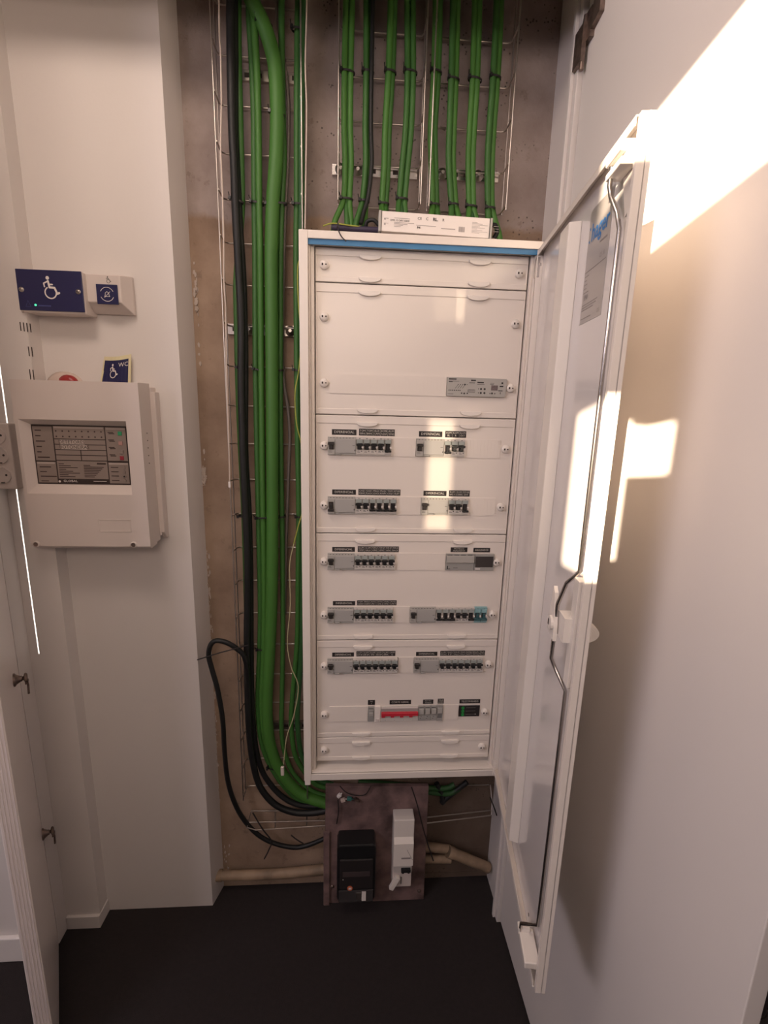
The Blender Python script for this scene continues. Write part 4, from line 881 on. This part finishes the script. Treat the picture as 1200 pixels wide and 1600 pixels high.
class Warp(MB):
    def add(s, vs, fs):
        return MB.add(s, [tuple(cardpt(v[0], v[2], -.0012 + v[1])) for v in vs], fs)
m = Warp(); wheelchair(m, .42, .61, .40, 0, 0.00001); m.text('WC', .76, .77, .15, -.0002, sx=1.25); m.build('white_print', symw, wc)
# beacon behind the panel
q = aty(101, 592, .115); be = empty('alarm_beacon', (q.x, TYP, q.z - .03), 'frosted alarm beacon with a red band, half hidden behind the alarm panel', 'beacon')
MB(Matrix.Translation((q.x - .004, TYP, q.z - .03))).lathe([(.048, 0), (.048, .012), (.040, .022), (.02, .030), (0, .032)], 26).build('dome', clearp, be)
MB(Matrix.Translation((q.x + .012, TYP - .018, q.z - .014))).lathe([(.024, 0), (.024, .008), (.015, .014), (0, .016)], 20).build('red_lens', mat('red_lens', (.32, .03, .03), .3), be)

# fire alarm control panel
ap = empty('fire_alarm_panel', (-.53, TYP, .66), 'large white fire alarm control panel with a grey status board, on the left wall', 'alarm panel')
FX0, FX1, FZ0, FZ1, FY = -.680, -.391, .668, 1.0705, .032
DX0, DX1, DZa, DZb = -.656, -.4345, .8222, .9668            # status board
OX0, OX1, OZ0, OZ1 = -.672, -.4255, .801, .980               # lip of the recess
b = MB()
b.box(FX0, -.655, FY, .0822, FZ0, OZ0); b.box(FX0, -.655, FY, .0822, OZ1, FZ1); b.box(FX0, OX0, FY, .0822, OZ0, OZ1); b.box(OX1, FX1, FY, .10, FZ0, FZ1); b.box(-.655, OX1, FY, .10, FZ0, OZ0); b.box(-.655, OX1, FY, .10, OZ1, FZ1); b.box(-.655, OX1, .062, .10, OZ0, OZ1)
b.build('front_cover', alarmw, ap)
b = MB(); fr = [(OX0, FY, OZ0), (OX1, FY, OZ0), (OX1, FY, OZ1), (OX0, FY, OZ1)]; bk = [(DX0, .052, DZa), (DX1 + .002, .052, DZa), (DX1 + .002, .052, DZb), (DX0, .052, DZb)]
b.add(fr + bk, [(i, (i + 1) % 4, 4 + (i + 1) % 4, 4 + i) for i in range(4)]); b.build('recess_bevel', alarmw, ap)
b = MB().prismx([(FY, FZ0), (FY + .012, FZ0 - .008), (.0822, FZ0 - .006), (.0822, FZ0)], FX0 + .004, FX1 - .002); b.build('bottom_edge', alarmw, ap)
b = MB(); b.box(-.652, FX1 + .004, .10, TYP, FZ0 + .01, FZ1 - .008); b.prismx([(.10, FZ0 + .02), (.118, FZ0 + .0), (TYP, FZ0 + .0), (TYP, FZ1 - .02), (.10, FZ1 - .02)], FX1, FX1 + .012)
b.build('back_box', alarmw, ap, bevel=.002)
for u, v in ((57, 850), (209, 851)): q = aty(u, v, FY); MB(Matrix.Translation(q)).lathe([(.0085, 0), (.0085, .0025), (.006, .003)], 16).mat(1).disc(0, 0, .0055, -.0034, -.0029, 12).build('cover_screw', [alarmw, brass], ap)
qa, qb = aty(156, 831, FY), aty(204, 812, FY); m = MB(); t_ = .0014
m.box(qa.x, qb.x, FY - .001, FY, qa.z, qa.z + t_).box(qa.x, qb.x, FY - .001, FY, qb.z - t_, qb.z).box(qa.x, qa.x + t_, FY - .001, FY, qa.z, qb.z).box(qb.x - t_, qb.x, FY - .001, FY, qa.z, qb.z); m.build('embossed_frame', alarmw, ap)
m = MB()
for v in (677, 688.5, 700, 712, 724): q = aty(226, v, .06); m.box(FX1 - .0002, FX1 + .0005, .062, .066, q.z - .0012, q.z + .0012)
m.build('vent_holes', dkslot, ap)
by = .052; W_ = DX1 - DX0; Hh = DZb - DZa
brd = MB().box(DX0, DX1, by - .001, by + .004, DZa, DZb).build('status_board', mat('status_black', (.035, .022, .02), .45), ap)
def B_(x, z): return DX0 + x * W_, DZb - z * Hh
gp = mat('status_grey', (.27, .215, .19), .5, var=.04); m = MB()
def bcell(x0, z0, x1, z1): a = B_(x0, z1); c = B_(x1, z0); m.box(a[0], c[0], by - .0013, by - .001, a[1], c[1])
bcell(.012, .03, .215, .60); bcell(.012, .62, .215, .985 - .01); bcell(.228, .02, .765, .225); bcell(.776, .02, .99, .585); bcell(.776, .615, .99, .975)
bcell(.228, .24, .765, .315); bcell(.228, .328, .765, .405); bcell(.228, .418, .49, .495); bcell(.50, .418, .765, .495); bcell(.228, .508, .49, .585); bcell(.50, .508, .765, .585); bcell(.228, .60, .765, .905)
m.build('grey_fields', gp, brd)
m = MB()
def bcell(x0, z0, x1, z1): a = B_(x0, z1); c = B_(x1, z0); m.box(a[0], c[0], by - .0016, by - .0013, a[1], c[1])
bcell(.235, .025, .755, .055); bcell(.020, .60 + .025, .205, .655); bcell(.782, .03, .985, .058); bcell(.782, .62, .985, .65); bcell(.285, .243, .545, .318); bcell(.285, .326, .565, .405)
m.build('pale_fields', mat('status_pale', (.46, .39, .35), .5), brd)
m = MB(); yy = by - .0018
a = B_(.40, .282); m.text('DETETORES', a[0] + .002, a[1], .0115, yy); a = B_(.42, .366); m.text('BOTONEIRAS', a[0] + .003, a[1], .0115, yy)
def tl_(x0, x1, z, h=.012): a = B_(x0, z + h); c = B_(x1, z); m.box(a[0], c[0], yy, yy + .0003, a[1], c[1])
for k in range(6): tl_(.035, .07 + (.03, .02, .06, .02, .01, .09)[k], .085 + k * .09, .018)
for k in range(4): tl_(.04, .09 + (.07, .02, .12, .03)[k], .70 + k * .08, .016)
for k in range(8):
    for zz in (.10, .19): a = B_(.255 + k * .068, zz); m.disc(a[0], a[1], .0019, yy, yy + .0003, 8)
for k in range(8): tl_(.245, .30 + (k * 37 % 11) * .018, .645 + k * .031, .012); tl_(.51, .58 + (k * 53 % 9) * .018, .665 + k * .028, .012)
tl_(.655, .75, .625, .028)
for k in range(4): tl_(.80, .86, .10 + k * .125, .014); tl_(.81, .87, .12 + k * .125, .014); tl_(.80, .88, .69 + k * .075, .012)
m.build('board_print', mat('board_ink', (.05, .03, .028), .6), brd)['kind'] = 'stuff'
m = MB(); a = B_(.29, .945); m.text('GLOBAL', a[0] + .014, a[1], .0075, yy, sx=1.2); m.disc(a[0] - .012, a[1] - .001, .0028, yy, yy + .0003, 10); tl_(.60, .74, .94, .006); m.build('white_print', symw, brd)
for z, c_, nm in ((.12, mat('green_button', (.04, .36, .16), .4), 'green button'), (.285, mat('rose_button', (.42, .24, .22), .4), 'pale pink button'), (.43, gp, 'grey button'), (.535, mat('red_button', (.33, .03, .05), .4), 'red button')):
    a = B_(.93, z); MB().box(a[0] - .0048, a[0] + .0048, by - .003, by - .001, a[1] - .0048, a[1] + .0048).build('button', c_, brd, bevel=.0008)['label'] = nm
m = MB()
for k in range(4): a = B_(.94, .70 + k * .075); m.disc(a[0], a[1], .0042, by - .0025, by - .001, 14)
m.build('round_buttons', gp, brd); a = B_(.94, .85); MB().disc(a[0], a[1], .002, by - .003, by - .0024, 10).build('key_hole', inkk, brd)

# perforated slots on the pilaster and the socket strip
pf_ = empty('slotted_strip', aty(45, 590, .083), 'white slotted strip with dark perforations on the pilaster, below the blue unit', 'slotted strip')
q0, q1 = aty(29, 598, .0815), aty(51, 490, .0815)
xa_, xb_ = -.678, -.6545
MB().box(xa_, xb_, .0815, .083, q0.z, q1.z).build('strip', wallw, pf_)
for u, v, n_, hh in ((32, 510, 4, .010), (45, 549, 2, .011), (47, 585, 2, .012)):
    for k in range(n_): q = aty(u + k * 5.2, v + k * .8, .081); MB().box(q.x - .0011, q.x + .0011, .0809, .0816, q.z - hh, q.z + hh).build('perforation', dkslot, pf_)
ss = empty('socket_strip', aty(10, 765, .07), 'white strip with three round wall sockets at the left edge', 'socket')
q0, q1 = aty(28, 765, .055), aty(20, 662, .055)
MB().box(q0.x - .06, q0.x - .002, .055, .083, q0.z, q1.z).build('housing', alarmw, ss, bevel=.003)
for k, (u, v) in enumerate(((7, 681), (9.5, 712), (12.5, 743))):
    q = aty(u, v, .055); T = Matrix.Translation((q0.x - .031, .055, q.z))
    MB(T).lathe([(.0205, 0), (.0205, .003), (.019, .0035), (.0185, .001)], 24).mat(1).disc(-.009, 0, .0028, -.0013, -.0009, 10).disc(.009, .001, .0028, -.0013, -.0009, 10).box(-.004, .004, -.0035, -.001, -.019, -.0165).box(-.0185, -.0175, -.003, -.001, -.002, .002).build('socket_face', [alarmw, dkslot], ss)
# furniture leg glimpsed past the right door edge
q = atx(1172, 1575, .78); r = empty('furniture_leg', (q.x, q.y, FZ), 'dark furniture leg with a black foot, glimpsed at the lower right edge', 'furniture')
MB(Matrix.Translation((q.x, q.y, 0))).lathe([(.02, q.z), (.02, 1.0)], 20, 'z').build('tube', mat('dark_tube', (.03, .026, .026), .5), r)
MB(Matrix.Translation((q.x, q.y, 0))).lathe([(.028, FZ), (.028, q.z), (.022, q.z + .01)], 20, 'z').build('foot', blackm, r)
